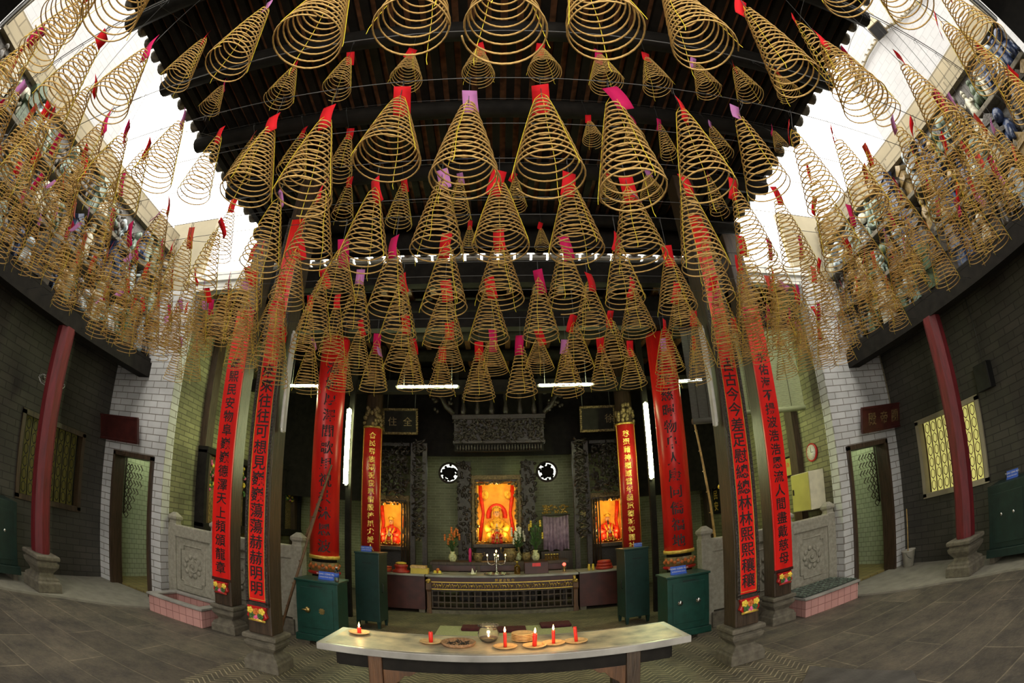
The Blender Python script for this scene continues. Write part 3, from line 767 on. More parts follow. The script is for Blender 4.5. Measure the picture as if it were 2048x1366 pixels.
# ------------------------------------------------------------------ incense coils
COILS={
'q':[(-2.74,0.36,3.25,0.46,0.29),(-2.38,0.34,3.22,0.42,0.27),(-1.99,0.34,3.27,0.47,0.26),(-1.66,0.25,3.20,0.42,0.26),(-1.27,0.33,3.09,0.42,0.28),(1.22,0.38,3.25,0.45,0.27),(1.49,0.28,3.20,0.42,0.26),(2.07,0.19,3.20,0.42,0.26),(2.30,0.37,3.24,0.46,0.28),(2.64,0.35,3.15,0.46,0.26),(2.98,0.35,3.13,0.42,0.28),(3.36,0.35,3.23,0.54,0.26)],
'r0':[(-3.81,0.88,3.24,0.52,0.26),(-3.49,0.88,3.16,0.42,0.28),(-3.16,0.88,3.29,0.55,0.26),(-2.85,0.87,3.29,0.44,0.28),(-2.55,0.85,3.10,0.43,0.27),(-2.25,1.45,4.36,0.56,0.26),(-2.18,0.84,3.20,0.42,0.26),(-1.66,0.78,3.20,0.42,0.26),(-1.35,1.10,3.74,0.62,0.26),(-0.70,0.86,3.33,0.64,0.29),(-0.30,0.86,3.32,0.77,0.29),(0.03,0.86,3.26,0.79,0.30),(0.39,0.86,3.30,0.78,0.30),(0.77,0.86,3.30,0.61,0.27),(1.29,0.95,3.37,0.66,0.26),(1.60,0.87,3.24,0.48,0.28),(1.99,1.14,3.75,0.76,0.26),(2.19,0.78,3.20,0.52,0.26),(2.54,1.27,3.86,0.69,0.26),(2.57,0.85,3.13,0.50,0.27),(2.86,0.86,3.27,0.46,0.27),(3.19,0.87,3.11,0.56,0.27),(3.51,0.84,3.25,0.47,0.28),(3.84,0.87,3.15,0.46,0.28)],
'r1':[(-3.86,1.48,3.13,0.56,0.28),(-3.53,1.45,3.17,0.56,0.26),(-3.19,1.48,3.27,0.46,0.28),(-2.86,1.46,3.28,0.42,0.27),(-2.63,1.30,3.20,0.42,0.26),(-2.07,1.44,3.20,0.42,0.26),(-1.99,1.96,3.64,0.56,0.26),(-1.70,1.31,3.20,0.42,0.26),(-1.15,1.47,3.14,0.44,0.27),(-0.83,1.47,3.06,0.52,0.28),(-0.47,1.47,3.23,0.45,0.31),(-0.13,1.47,3.09,0.52,0.30),(0.22,1.47,3.11,0.55,0.31),(0.57,1.47,3.04,0.63,0.31),(0.93,1.47,3.10,0.54,0.28),(1.36,1.56,3.24,0.54,0.26),(1.71,1.53,3.15,0.55,0.26),(2.02,1.47,3.14,0.54,0.26),(2.40,1.55,3.20,0.51,0.26),(2.90,1.44,3.24,0.49,0.28),(3.13,1.58,3.20,0.47,0.26),(3.51,1.48,3.09,0.48,0.28),(3.83,1.49,3.16,0.55,0.28)],
'r2':[(-3.69,2.11,3.27,0.45,0.26),(-3.40,2.13,3.10,0.48,0.27),(-3.08,2.11,3.24,0.52,0.28),(-2.76,2.13,3.12,0.45,0.29),(-2.29,2.82,3.72,0.50,0.26),(-2.26,2.00,3.20,0.42,0.26),(-1.37,2.12,3.13,0.49,0.28),(-1.05,2.12,3.16,0.49,0.29),(-0.72,2.12,3.12,0.51,0.29),(-0.32,2.12,3.17,0.50,0.30),(0.02,2.12,3.19,0.46,0.32),(0.43,2.12,3.16,0.48,0.31),(0.78,2.12,3.13,0.50,0.31),(1.16,2.12,3.08,0.60,0.29),(1.54,2.12,3.15,0.55,0.27),(1.96,2.22,3.20,0.57,0.26),(2.37,2.23,3.23,0.51,0.26),(2.59,2.11,3.20,0.42,0.26),(3.09,2.10,3.12,0.51,0.27),(3.37,2.14,3.28,0.45,0.28),(3.65,2.10,3.11,0.51,0.28)],
'r3':[(-3.67,2.76,3.15,0.54,0.29),(-3.35,2.76,3.15,0.50,0.26),(-3.06,2.77,3.16,0.46,0.27),(-2.77,2.73,3.28,0.52,0.26),(-2.59,3.98,3.88,0.68,0.26),(-1.85,2.75,3.19,0.47,0.27),(-1.48,2.75,3.22,0.44,0.29),(-1.11,2.75,3.24,0.39,0.31),(-0.71,2.75,3.14,0.49,0.29),(-0.34,2.75,3.14,0.50,0.31),(0.02,2.75,3.20,0.46,0.32),(0.46,2.75,3.16,0.45,0.29),(0.85,2.75,3.18,0.46,0.29),(1.22,2.75,3.13,0.42,0.29),(1.55,2.73,3.21,0.53,0.26),(1.87,2.73,3.15,0.52,0.29),(2.17,2.77,3.15,0.55,0.27),(2.49,2.72,3.20,0.52,0.29),(2.81,2.89,3.20,0.42,0.26),(3.13,2.76,3.24,0.55,0.28),(3.47,2.76,3.16,0.53,0.27),(3.80,2.77,3.27,0.55,0.28)],
'r4':[(-3.68,3.30,3.11,0.49,0.29),(-3.35,3.31,3.18,0.44,0.27),(-3.06,3.34,3.11,0.45,0.26),(-2.78,3.35,3.25,0.48,0.27),(-2.46,3.33,3.27,0.51,0.27),(-2.16,3.30,3.27,0.48,0.28),(-1.87,3.31,3.26,0.43,0.28),(-1.48,3.32,3.21,0.52,0.30),(-1.13,3.32,3.22,0.49,0.30),(-0.76,3.32,3.18,0.47,0.30),(-0.41,3.32,3.15,0.43,0.32),(-0.06,3.32,3.16,0.44,0.31),(0.33,3.32,3.17,0.50,0.29),(0.73,3.32,3.20,0.44,0.30),(1.10,3.32,3.20,0.39,0.30),(1.50,3.32,3.22,0.34,0.30),(1.88,3.32,3.15,0.50,0.28),(2.17,3.32,3.27,0.45,0.27),(2.47,3.34,3.14,0.54,0.29),(2.81,3.34,3.12,0.48,0.28),(3.10,3.33,3.26,0.55,0.27),(3.39,3.29,3.15,0.50,0.27),(3.72,3.33,3.21,0.54,0.27)],
'r5':[(-3.68,3.87,3.24,0.53,0.27),(-3.40,3.89,3.27,0.53,0.26),(-3.06,3.90,3.29,0.52,0.26),(-2.44,3.88,3.14,0.50,0.28),(-2.15,3.90,3.26,0.51,0.28),(-1.84,3.92,3.27,0.54,0.28),(-1.53,3.91,3.24,0.56,0.28),(-1.26,3.90,3.12,0.40,0.27),(-0.84,3.90,3.14,0.42,0.34),(-0.43,3.90,3.14,0.34,0.29),(-0.05,3.90,3.10,0.30,0.29),(0.36,3.90,3.12,0.28,0.27),(0.69,3.90,3.12,0.42,0.30),(1.04,3.90,3.15,0.43,0.29),(1.56,3.92,3.08,0.42,0.29),(1.88,3.89,3.11,0.47,0.27),(2.19,3.90,3.12,0.43,0.27),(2.48,3.88,3.17,0.44,0.28),(2.79,3.90,3.21,0.45,0.26),(3.07,3.89,3.16,0.46,0.27),(3.40,3.87,3.17,0.47,0.27),(3.73,3.88,3.09,0.44,0.29)],
'r6':[(-3.74,4.29,3.12,0.44,0.26),(-3.45,4.28,3.14,0.42,0.28),(-2.90,4.36,3.29,0.63,0.26),(-2.29,4.30,3.10,0.55,0.30),(-1.91,4.30,3.04,0.48,0.30),(-1.55,4.30,3.06,0.43,0.29),(-1.20,4.30,3.06,0.49,0.29),(-0.83,4.30,3.08,0.41,0.28),(-0.54,4.30,3.03,0.37,0.28),(-0.18,4.30,2.98,0.47,0.32),(0.22,4.30,3.00,0.51,0.31),(0.66,4.30,3.01,0.45,0.31),(1.01,4.30,3.06,0.42,0.28),(1.31,4.30,3.06,0.38,0.28),(1.67,4.30,3.03,0.43,0.27),(2.02,4.30,3.08,0.40,0.25),(2.55,4.28,3.26,0.42,0.28),(2.85,4.29,3.27,0.52,0.26),(3.16,4.31,3.09,0.43,0.28),(3.49,4.30,3.17,0.49,0.27),(3.82,4.33,3.18,0.42,0.27)],
's':[(-2.73,2.36,5.15,0.38,0.24),(-1.96,2.43,5.15,0.52,0.30),(-1.39,2.43,5.15,0.53,0.28),(-0.76,2.41,5.15,0.42,0.29),(-0.15,2.40,5.15,0.45,0.29),(0.40,2.36,5.15,0.38,0.29),(0.95,2.46,5.15,0.48,0.32),(1.41,2.43,5.15,0.48,0.29),(1.90,2.39,5.15,0.46,0.27),(2.32,2.34,5.15,0.46,0.28),(2.71,2.21,5.15,0.29,0.26)],
't':[(-2.86,3.41,5.15,0.66,0.30),(-2.21,3.49,5.15,0.68,0.37),(-1.66,3.58,5.15,0.65,0.31),(0.93,3.18,5.15,0.30,0.22),(1.34,3.12,5.15,0.29,0.22),(1.76,3.31,5.15,0.49,0.20),(2.33,3.19,5.15,0.43,0.26),(2.98,2.94,5.15,0.25,0.18)],
'u':[(-1.83,4.34,5.15,0.57,0.29),(-1.17,4.53,5.15,0.64,0.34),(-0.45,4.43,5.15,0.60,0.32),(-0.35,5.14,5.15,0.38,0.23),(0.22,4.25,5.15,0.43,0.25),(0.58,5.09,5.15,0.30,0.21),(1.27,4.07,5.15,0.36,0.25),(1.73,3.94,5.15,0.28,0.28),(2.71,4.21,5.15,0.61,0.26)],
'm0':[(-3.23,0.61,3.15,0.53,0.28),(-2.91,0.60,3.26,0.44,0.27),(-2.00,0.62,3.17,0.51,0.28),(3.93,0.61,3.21,0.42,0.28)],
'm1':[(-3.88,1.16,3.12,0.45,0.27),(-3.56,1.16,3.22,0.46,0.29),(-3.25,1.18,3.23,0.45,0.26),(-2.94,1.17,3.21,0.53,0.28),(-2.31,1.15,3.24,0.43,0.28),(-2.01,1.18,3.08,0.42,0.29),(2.36,1.18,3.14,0.48,0.27),(2.67,1.19,3.15,0.56,0.28),(2.96,1.16,3.17,0.48,0.29),(3.28,1.16,3.20,0.47,0.26),(3.58,1.18,3.25,0.42,0.28),(3.91,1.17,3.28,0.46,0.26)],
'm2':[(-3.92,1.81,3.22,0.44,0.27),(-3.62,1.81,3.14,0.54,0.26),(-3.32,1.81,3.13,0.55,0.27),(-3.00,1.80,3.08,0.45,0.27),(-2.67,1.77,3.23,0.53,0.27),(2.00,1.82,3.09,0.55,0.28),(2.61,1.79,3.21,0.56,0.28),(2.95,1.80,3.17,0.55,0.26),(3.60,1.81,3.21,0.47,0.27),(3.91,1.78,3.19,0.51,0.26)],
'm3':[(-3.87,2.42,3.16,0.48,0.26),(-3.57,2.46,3.13,0.45,0.27),(-3.28,2.41,3.19,0.44,0.29),(-2.95,2.44,3.15,0.48,0.29),(-2.64,2.45,3.15,0.45,0.27),(-2.34,2.45,3.23,0.44,0.26),(-2.05,2.43,3.19,0.50,0.27),(2.68,2.41,3.09,0.42,0.28),(3.01,2.46,3.09,0.45,0.27),(3.35,2.41,3.17,0.54,0.28),(3.64,2.43,3.22,0.44,0.29)],
'm4':[(-3.92,3.02,3.15,0.46,0.28),(-3.64,3.03,3.11,0.55,0.28),(-2.99,3.05,3.20,0.50,0.29),(-2.67,3.03,3.21,0.45,0.28),(-2.08,3.03,3.11,0.52,0.27),(2.01,3.05,3.20,0.49,0.29),(2.33,3.05,3.15,0.46,0.27),(3.61,3.03,3.19,0.47,0.27),(3.89,3.04,3.13,0.46,0.26)],
'm5':[(-3.91,3.59,3.28,0.45,0.28),(-3.60,3.58,3.22,0.48,0.27),(-3.28,3.60,3.20,0.48,0.29),(-2.95,3.61,3.28,0.51,0.27),(-2.66,3.62,3.28,0.53,0.26),(-2.35,3.59,3.19,0.43,0.28),(-2.05,3.62,3.09,0.54,0.28),(2.03,3.61,3.18,0.51,0.28),(2.35,3.59,3.27,0.51,0.26),(2.68,3.58,3.17,0.51,0.29),(2.97,3.59,3.19,0.52,0.27),(3.29,3.63,3.09,0.48,0.28),(3.62,3.63,3.15,0.45,0.28)],
}

HS = .47
def coil_mesh(turns, seed):
    rnd = random.Random(seed)
    pts = []; n = int(turns*30)
    for i in range(n+1):
        t = i/n
        a = 2*PI*turns*t
        r = .03 + (.147-.03)*(t**.92)
        z = HS*(1-t)**.97 * .965
        r *= 1+.012*math.sin(a*.5+seed)
        z += .004*math.sin(a+seed*1.7)*(t**.5)
        pts.append((r*math.cos(a+seed), r*math.sin(a+seed), z))
    # last turn sags a little
    return MB().tube(pts, .0037, 6).mesh('spiral')
SPIRAL = [coil_mesh(t, k) for k, t in enumerate((13.3, 14.2, 15.1, 12.6))]
for me in SPIRAL: me.materials.append(MATS['incense'])
SPIRAL_FINE = [coil_mesh(t, k+5) for k, t in enumerate((11.3, 12.4))]
for me in SPIRAL_FINE: me.materials.append(MATS['incense'])
def string_mesh(seed):
    m = MB()
    for k in range(3):
        a = seed + k*2*PI/3
        pts = [(0, 0, HS+.03)]
        for j in range(9):
            t = j/8
            r = .034 + (.153-.034)*(t**.92); z = HS*(1-t)**.97*.965
            pts.append((r*math.cos(a+.04*math.sin(j)), r*math.sin(a+.04*math.sin(j)), z))
        pts.append((.156*math.cos(a), .156*math.sin(a), -.02))
        m.tube(pts, .0015, 4)
    me = m.mesh('string'); me.materials.append(MATS['yellow_string']); return me
STRING = [string_mesh(.3), string_mesh(1.1), string_mesh(1.7)]
def tag_mesh(w, h, curl, mat):
    m = MB(); n = 5; vs = []; fs = []
    for i in range(n+1):
        z = -h*i/n; y = -curl*math.sin(i/n*2.4)
        for x in (-w/2, w/2):
            for d in (0, .0008): vs.append((x, y+d, z))
    for i in range(n):
        b0, b1 = i*4, (i+1)*4
        fs += [(b0, b1, b1+2, b0+2), (b0+1, b0+3, b1+3, b1+1), (b0, b0+1, b1+1, b1), (b0+2, b1+2, b1+3, b0+3)]
    fs += [(0, 2, 3, 1), (n*4, n*4+1, n*4+3, n*4+2)]
    me = m.add(vs, fs, True).mesh('paper_tag'); me.materials.append(MATS[mat]); return me
TAGS = {'red': [tag_mesh(.068, .15, .018, 'tag_red'), tag_mesh(.072, .145, -.015, 'tag_red')],
        'magenta': [tag_mesh(.068, .175, .02, 'tag_magenta')],
        'lilac': [tag_mesh(.062, .12, -.01, 'tag_lilac')],
        'coral': [tag_mesh(.066, .165, .015, 'tag_coral')]}
ROWY = {'r6': 4.3, 'r5': 3.9, 'r4': 3.32, 'r3': 2.75, 'r2': 2.12, 'r1': 1.47, 'r0': .86, 'q': .36, 'm5': 3.6, 'm4': 3.03, 'm3': 2.43, 'm2': 1.79, 'm1': 1.16, 'm0': .6, 's': 2.4, 't': 3.3, 'u': 4.35}
WIRES = {k: ([y, 5.1] if k == 'u' else [y]) for k, y in ROWY.items()}
WZ = {k: (5.95 if k in 'stu' else max(3.80, sorted([0, 0, 0]+[c[2]+c[3] for c in COILS[k]])[-3]+.10)) for k in ROWY}
ORD = ['', 'first', 'second', 'third', 'fourth', 'fifth', 'sixth', 'seventh', 'eighth', 'ninth', 'tenth', 'eleventh', 'twelfth', 'thirteenth', 'fourteenth', 'fifteenth', 'sixteenth']
ROWNAME = {'r6': 'the row nearest the altar', 'r5': 'the second row from the altar', 'r4': 'the third row from the altar', 'r3': 'the fourth row from the altar',
           'r2': 'the fifth row from the altar', 'r1': 'the sixth row from the altar', 'r0': 'the seventh row from the altar', 'q': 'the row nearest the camera'}
MIDNAME = {'m5': 'the second and third', 'm4': 'the third and fourth', 'm3': 'the fourth and fifth', 'm2': 'the fifth and sixth', 'm1': 'the sixth and seventh', 'm0': 'the two foremost'}
UPNAME = {'s': 'the front roof row', 't': 'the middle roof row', 'u': 'the back roof row'}
rnd = random.Random(5)
for row, L in COILS.items():
    n = len(L)
    for i, (x, y, z, h, D) in enumerate(L):
        up = row in 'stu'
        outer = abs(x) > 2.3
        k = rnd.random()
        colour = ('red' if k < .82 else ('magenta' if k < .92 else 'lilac')) if not outer else ('red' if k < .28 else ('magenta' if k < .60 else ('coral' if k < .88 else 'lilac')))
        place = (ORD[i+1] + ' from the left') if i < (n+1)//2 else (ORD[n-i] + ' from the right')
        if place.startswith('first '): place = ('leftmost' if i == 0 else 'rightmost')
        if up: lab = 'small high incense coil with %s tag, %s in %s' % (colour, place, UPNAME[row])
        elif row in MIDNAME: lab = 'coil with %s tag, %s between %s rows%s' % (colour, place, MIDNAME[row], '' if row == 'm0' else ' from altar')
        else: lab = 'incense coil with %s tag, %s in %s' % (colour, place, ROWNAME[row])
        t = thing('incense_coil', lab, 'incense coil', (x, y, z), rnd.uniform(0, 2*PI), 'small incense coils high under the roof' if up else 'incense coils hanging over the courtyard')
        sx = D/.30; sz = h/HS
        o = link('spiral', rnd.choice(SPIRAL_FINE if up else SPIRAL), None, t); o.scale = (sx, sx, sz)
        o = link('string', rnd.choice(STRING), None, t); o.scale = (sx, sx, sz)
        ang = t.rotation_euler.z
        wy = min(WIRES[row], key=lambda w: abs(w-y)); wz = WZ[row]
        m = RZ(-ang); p = m @ Vector((0, wy-y, wz-z))
        MB().tube([(0, 0, h-.015), p*.35+Vector((0, 0, h*.65)), p+Vector((0, 0, -.03)), p+m @ Vector((0, -.012, .004)), p+m @ Vector((0, .012, .006)), p+m @ Vector((0, .018, -.025))], .0022, 4).build('hook', 'wire', t)
        face = -math.atan2(-x, max(.6, y))      # turned towards the entrance side
        yaw = face*.7 + rnd.uniform(-.6, .6)
        tg = link('paper_tag', rnd.choice(TAGS[colour]), None, t)
        tg.location = (.012*math.sin(yaw-ang), -.012*math.cos(yaw-ang), h+.095)
        tg.rotation_euler = (R(rnd.uniform(-4, 30)), R(rnd.uniform(-14, 14)), yaw-ang)
        s2 = 1.18*max(.75, min(1.1, sx)); tg.scale = (s2, s2, s2)
        if rnd.random() < .10 and not up:
            tg2 = link('paper_tag', TAGS['lilac'][0], None, t, loc=(.04*math.sin(yaw+.8-ang), -.04*math.cos(yaw+.8-ang), h-.06))
            tg2.rotation_euler = (R(-30), R(rnd.uniform(-30, 30)), yaw+.8-ang)
for row in ROWY:
    for j, y in enumerate(WIRES[row]):
        if row in 'stu':
            w = MB().tube([(-3.7, y, 6.25), (-3.7, y, 5.95), (3.7, y, 5.95), (3.7, y, 6.25)], .003, 4)
            lab = 'thin wire holding the small high coils of %s' % UPNAME[row]
            if j: lab = 'thin wire holding the two hindmost small high coils'
        else:
            zz = WZ[row]
            w = MB().tube([(-6.10 if zz > 4 else -6.02, y, zz+.03), (-3, y, zz+.005), (0, y, zz), (3, y, zz+.005), (6.10 if zz > 4 else 6.02, y, zz+.03)], .003, 4)
            lab = 'thin wire holding the coils of %s' % ROWNAME[row] if row in ROWNAME else 'thin wire strung between %s rows of coils' % MIDNAME[row]
        tag(w.build('hanging_wire', 'wire'), lab, 'wire')

# ------------------------------------------------------------------ green cabinets with signs
def small_cabinet(s):
    lab = 'low dark green metal cabinet with a brass lock knob, left of the hall' if s < 0 else 'low dark green metal cabinet with two round locks, right of the hall'
    t = thing('green_cabinet', lab, 'cabinet', (s*2.44, 6.3, .05), R(-2)*s)
    w = .30
    MB().box(-w, w, -.24, .24, .10, .86).build('body', 'cabinet_green', t, .008)
    MB().box(-w-.025, w+.025, -.265, .265, -.0, .10).build('plinth', 'cabinet_green', t, .008)
    MB().box(-w-.02, w+.02, -.26, .26, .86, .89).build('top', 'cabinet_green', t, .006)
    for x in (-.22, .22):
        MB().box(x-.09, x+.09, -.24, .2, -.05, 0).build('stone_block', 'base_stone', t)
    d = MB().box(-w+.07, w-.07, -.256, -.24, .2, .78).build('door', 'cabinet_green', t, .006)
    if s < 0:
        MB().lathe([(.04, 0), (.045, .012), (.03, .03), (.012, .035)], (0, 0, 0), 14, M=T((-.13, -.256, .46)) @ RX(PI/2)).tube([(-.2, -.29, .46), (-.13, -.29, .46)], .012, 6).build('knob', 'brass', d)
        MB().box(.05, .10, -.27, -.256, .42, .5).box(.035, .115, -.268, -.256, .435, .455).box(.035, .115, -.268, -.256, .465, .485).build('hinge_plate', 'brass', d)
    else:
        for x in (-.13, .13):
            MB().lathe([(.036, 0), (.036, .012), (.02, .016), (.018, .022)], (0, 0, 0), 14, M=T((x, -.256, .5)) @ RX(PI/2)).build('lock', 'steel', d)
    MB().box(-.09, .09, -.263, -.258, .80, .812).build('slot', 'ink', t)
    return t
def tall_cabinet(s):
    side = 'left' if s < 0 else 'right'
    t = thing('tall_cabinet', 'tall narrow dark green donation cabinet beside the %s altar pillar' % side, 'cabinet', (s*2.12, 7.75, 0), R(6)*s)
    MB().box(-.21, .21, -.2, .2, .12, 1.27).build('body', 'cabinet_dark_green', t, .008)
    MB().box(-.22, .22, -.21, .21, 1.27, 1.30).build('top', 'cabinet_dark_green', t, .004)
    MB().box(-.08, .08, -.203, -.198, 1.12, 1.13).build('slot', 'ink', t)
    for x in (-.18, .18):
        for y in (-.17, .17): MB().sq([(.018, 0), (.03, .12)], (x, y, 0)).build('leg', 'cabinet_dark_green', t)
    MB().tube([(-s*.212, -.08, .62), (-s*.235, -.08, .64), (-s*.235, -.08, .76), (-s*.212, -.08, .78)], .008, 5).build('handle', 'dark_metal', t)
    return t
small_cabinet(-1); small_cabinet(1); tall_cabinet(-1); tall_cabinet(1)
def donation_sign(x, y, z, lab, sc_=1, rz=0, mat='blue_sign'):
    t = thing('donation_sign', lab, 'sign', (x, y, z), rz)
    t.scale = (sc_, sc_, sc_)
    MB().box(-.115, .115, -.004, .004, 0, .115).build('board', mat, t).rotation_euler.x = R(-12)
    MB().box(-.115, .115, -.03, .05, 0, .006).build('foot', mat, t)
    l = MB(); letters_across(l, 'TH\u00d9NG C\u00d4NG \u0110\u1ee8C', .030, T((0, -.012, .08)) @ FACE, .1, .01); letters_across(l, 'DONATION BOX', .024, T((0, -.012, .036)) @ FACE, .1, .01)
    l.build('lettering', 'white_paint', t).rotation_euler.x = R(-12)
donation_sign(-2.36, 6.26, .94, 'blue sign with white lettering standing on the low left cabinet, beside a water bottle')
donation_sign(2.36, 6.24, .94, 'blue sign with white lettering standing on the low right cabinet')
donation_sign(-2.2, 7.75, 1.30, 'small blue sign standing on the tall left cabinet', .8)
donation_sign(2.24, 7.8, 1.30, 'small blue sign standing on the tall right cabinet', .6)
t = thing('water_bottle', 'clear plastic water bottle with a blue label on the left cabinet', 'bottle', (-2.19, 6.22, .94))
MB().lathe([(.030, 0), (.033, .01), (.033, .05), (.030, .06), (.033, .07), (.033, .13), (.028, .155), (.013, .175), (.013, .19)], n=14).build('body', 'bottle_glass', t)
MB().lathe([(.034, .06), (.034, .115)], n=14).build('label', 'blue_sign', t)
MB().lathe([(.015, .188), (.015, .205)], n=12).build('cap', 'white_paint', t)

# ------------------------------------------------------------------ candle table
t = thing('offering_table', 'long stone-topped table with dark legs in the foreground, stained with wax', 'table', (0, 3.52, 0))
MB().box(-1.31, 1.31, -.31, .31, .815, .87).build('table_top', 'marble', t, .006)
MB().box(-1.25, 1.25, -.27, .27, .868, .8725).build('wax_stained_surface', 'stained_marble', t)
for y in (-.23, .23):
    MB().box(-1.17, 1.17, y-.02, y+.02, .70, .815).build('apron', 'black_wood', t, .004)
for x in (-1.17, 1.17): MB().box(x-.02, x+.02, -.23, .23, .70, .815).build('apron', 'black_wood', t, .004)
for sx in (-1, 1):
    for y in (-.23, .23):
        MB().box(sx*.84, sx*.94, y-.045, y+.045, 0, .815).build('leg', 'brown_wood' if sx < 0 else 'dark_wood', t, .006)
        MB().prism([(sx*.84, .70), (sx*.60, .70), (sx*.65, .66), (sx*.69, .66), (sx*.73, .61), (sx*.79, .57), (sx*.84, .48)], y-.015, y+.015).build('bracket', 'brown_wood', t, .003)
def plate(x, y, z, r, lab, grp=None, mat='plate_wood'):
    o = MB().lathe([(r*.6, 0), (r*.7, .004), (r, .016), (r*1.0, .021), (r*.96, .021), (r*.68, .010), (.001, .009)], n=22).build('plate', mat)
    o.location = (x, y, z); return tag(o, lab, 'plate', grp)
def candle(x, y, z, h, lab, lit=True, tilt=0, fat=.013):
    t = thing('candle', lab, 'candle', (x, y, z)); t.rotation_euler = (0, tilt, 0)
    MB().lathe([(fat, 0), (fat, h*.5), (fat*1.03, h*.85), (fat*.9, h), (fat*.3, h-.002)], n=12).build('wax', 'candle_red', t)
    MB().tube([(0, 0, h-.004), (.001, 0, h+.008)], .0013, 4).build('wick', 'ink', t)
    if lit:
        MB().lathe([(.001, h+.002), (.0065, h+.010), (.0075, h+.017), (.005, h+.030), (.0005, h+.046)], n=10).build('flame', 'flame', t)
        lamp(t, (0, 0, h+.05), .7, (1, .55, .2), .012)
    return t
tz = .8725
CAN = [(-1.11, 3.64, .045, True, 0, 'short lit red candle on a plate at the left end of the table', 'plate under the candle at the left end of the table', .016),
       (-.53, 3.53, .085, False, 0, 'unlit red candle stub left of the woven tray', 'wooden plate left of the woven tray', .016),
       (.01, 3.41, .115, True, 0, 'tall lit red candle just right of the glass bowl', 'front plate just right of the glass bowl', .012),
       (.215, 3.41, .10, True, R(3), 'lit melting red candle in front of the stacked plates', 'pale plate in front of the stacked plates', .016),
       (.355, 3.46, .105, True, 0, 'lit red candle right of the stacked plates', 'plate under the lit candle right of the stacked plates', .012),
       (.52, 3.47, .12, False, R(-4), 'unlit red candle at the right end of the row', 'plate at the right end of the candle row', .013)]
for x, y, h, lit, tl, lb, lp, fat in CAN:
    plate(x, y, tz, .085, lp); candle(x, y, tz+.0095, h, lb, lit, tl, fat)
for k in range(5):
    plate(.145, 3.62, tz+.0125*k, .088, 'wooden plate, %s in the stack on the table' % ('topmost', 'second from the top', 'middle one', 'second from the bottom', 'lowest')[4-k], 'stack of wooden plates')
t = thing('woven_tray', 'round woven tray holding burnt black ash', 'tray', (-.325, 3.49, tz))
MB().lathe([(.10, 0), (.115, .006), (.128, .03), (.122, .034), (.108, .012), (.001, .010)], n=26).build('tray', 'woven_tray', t)
m = MB()
for k in range(40):
    a, r = random.uniform(0, 2*PI), .07*math.sqrt(random.random())
    c = Vector((r*math.cos(a), r*math.sin(a), .016)); d = Vector((random.uniform(-.03, .03), random.uniform(-.03, .03), random.uniform(0, .014)))
    m.tube([c, c+d*.5+Vector((0, 0, .006)), c+d], .003, 4)
m.build('ash', 'ash', t)
t = thing('glass_bowl', 'round frilled glass bowl with a burning wick in oil', 'bowl', (-.11, 3.6, tz))
MB().lathe([(.03, 0), (.055, .012), (.078, .05), (.080, .075), (.068, .110), (.058, .124), (.072, .140), (.069, .141), (.055, .125), (.064, .110), (.075, .075), (.073, .05), (.05, .016), (.001, .012)], n=28).build('bowl', 'clear_glass', t)
m = MB()
for k in range(18): m.ball((.071*math.cos(k*.349), .071*math.sin(k*.349), .141), .009, 6)
m.build('frill', 'clear_glass', t)
MB().lathe([(.048, .017), (.068, .04), (.001, .041)], n=24).build('oil', 'oil_glass', t)
MB().lathe([(.001, .044), (.007, .05), (.004, .064), (.0005, .076)], n=10).build('flame', 'flame', t)
lamp(t, (0, 0, .085), .35, (1, .55, .2), .012)

# ------------------------------------------------------------------ floor mats and cushions, stone slab
tag(MB().box(-1.05, 1.1, 7.1, 8.1, 0, .012).build('floor_mat', 'mat_green', None, .005), 'pale green mat spread on the hall floor', 'mat')
for x, y, w, lb in ((-.5, 7.85, .17, 'flat dark red kneeling cushion at the left of the mat'), (.12, 7.72, .24, 'flat dark red kneeling cushion in the middle of the mat'), (.85, 7.95, .25, 'flat dark red kneeling cushion at the right of the mat')):
    t = thing('kneeling_cushion', lb, 'cushion', (x, y, .012), 0, 'kneeling cushions')
    MB().box(-w, w, -.16, .16, 0, .055).build('pad', 'cushion_red', t, .02)
tag(MB().prism([(2.0, 2.9), (2.72, 3.62), (3.06, 2.52), (2.6, 1.9)], 0, .10, 'z').build('stone_slab', 'dark_slab', None, .01), 'low flat stone slab on the floor at lower right', 'slab')

# ------------------------------------------------------------------ hall front altar counter
t = thing('altar_counter', 'long altar counter with a gilt carved frieze and lattice front', 'altar table', (0, 9.6, 0))
MB().box(-1.46, 1.46, -.34, .36, .755, .80).build('counter_top', 'marble', t, .006)
MB().box(-1.42, 1.42, -.30, .32, .66, .755).build('upper_rail', 'maroon', t, .006)
l = MB(); letters_across(l, '\u9748\u60e0\u5408\u9662\u6703', .062, T((.05, -.302, .70)) @ FACE, .3, .02); l.build('lettering', 'gilt', t)
m = MB().box(-1.36, 1.36, -.305, -.28, .645, .662).box(-1.36, 1.36, -.305, -.28, .50, .515); m.build('gilt_border', 'gold_paint', t)
MB().box(-1.36, 1.36, -.28, -.26, .515, .645).build('frieze_ground', 'maroon', t)
m = MB()
for k in range(54):
    x = -1.32 + k*.05
    m.tube([(x, -.287, .56+.02*math.sin(k)), (x+.02, -.30, .61+.015*math.cos(k*2)), (x+.05, -.29, .56), (x+.03, -.30, .535)], [.012, .014, .011, .006], 5)
    if k % 3 == 0: m.ball((x, -.295, .58), (.024, .014, .022), 6)
m.build('carved_scroll', 'gilt', t)
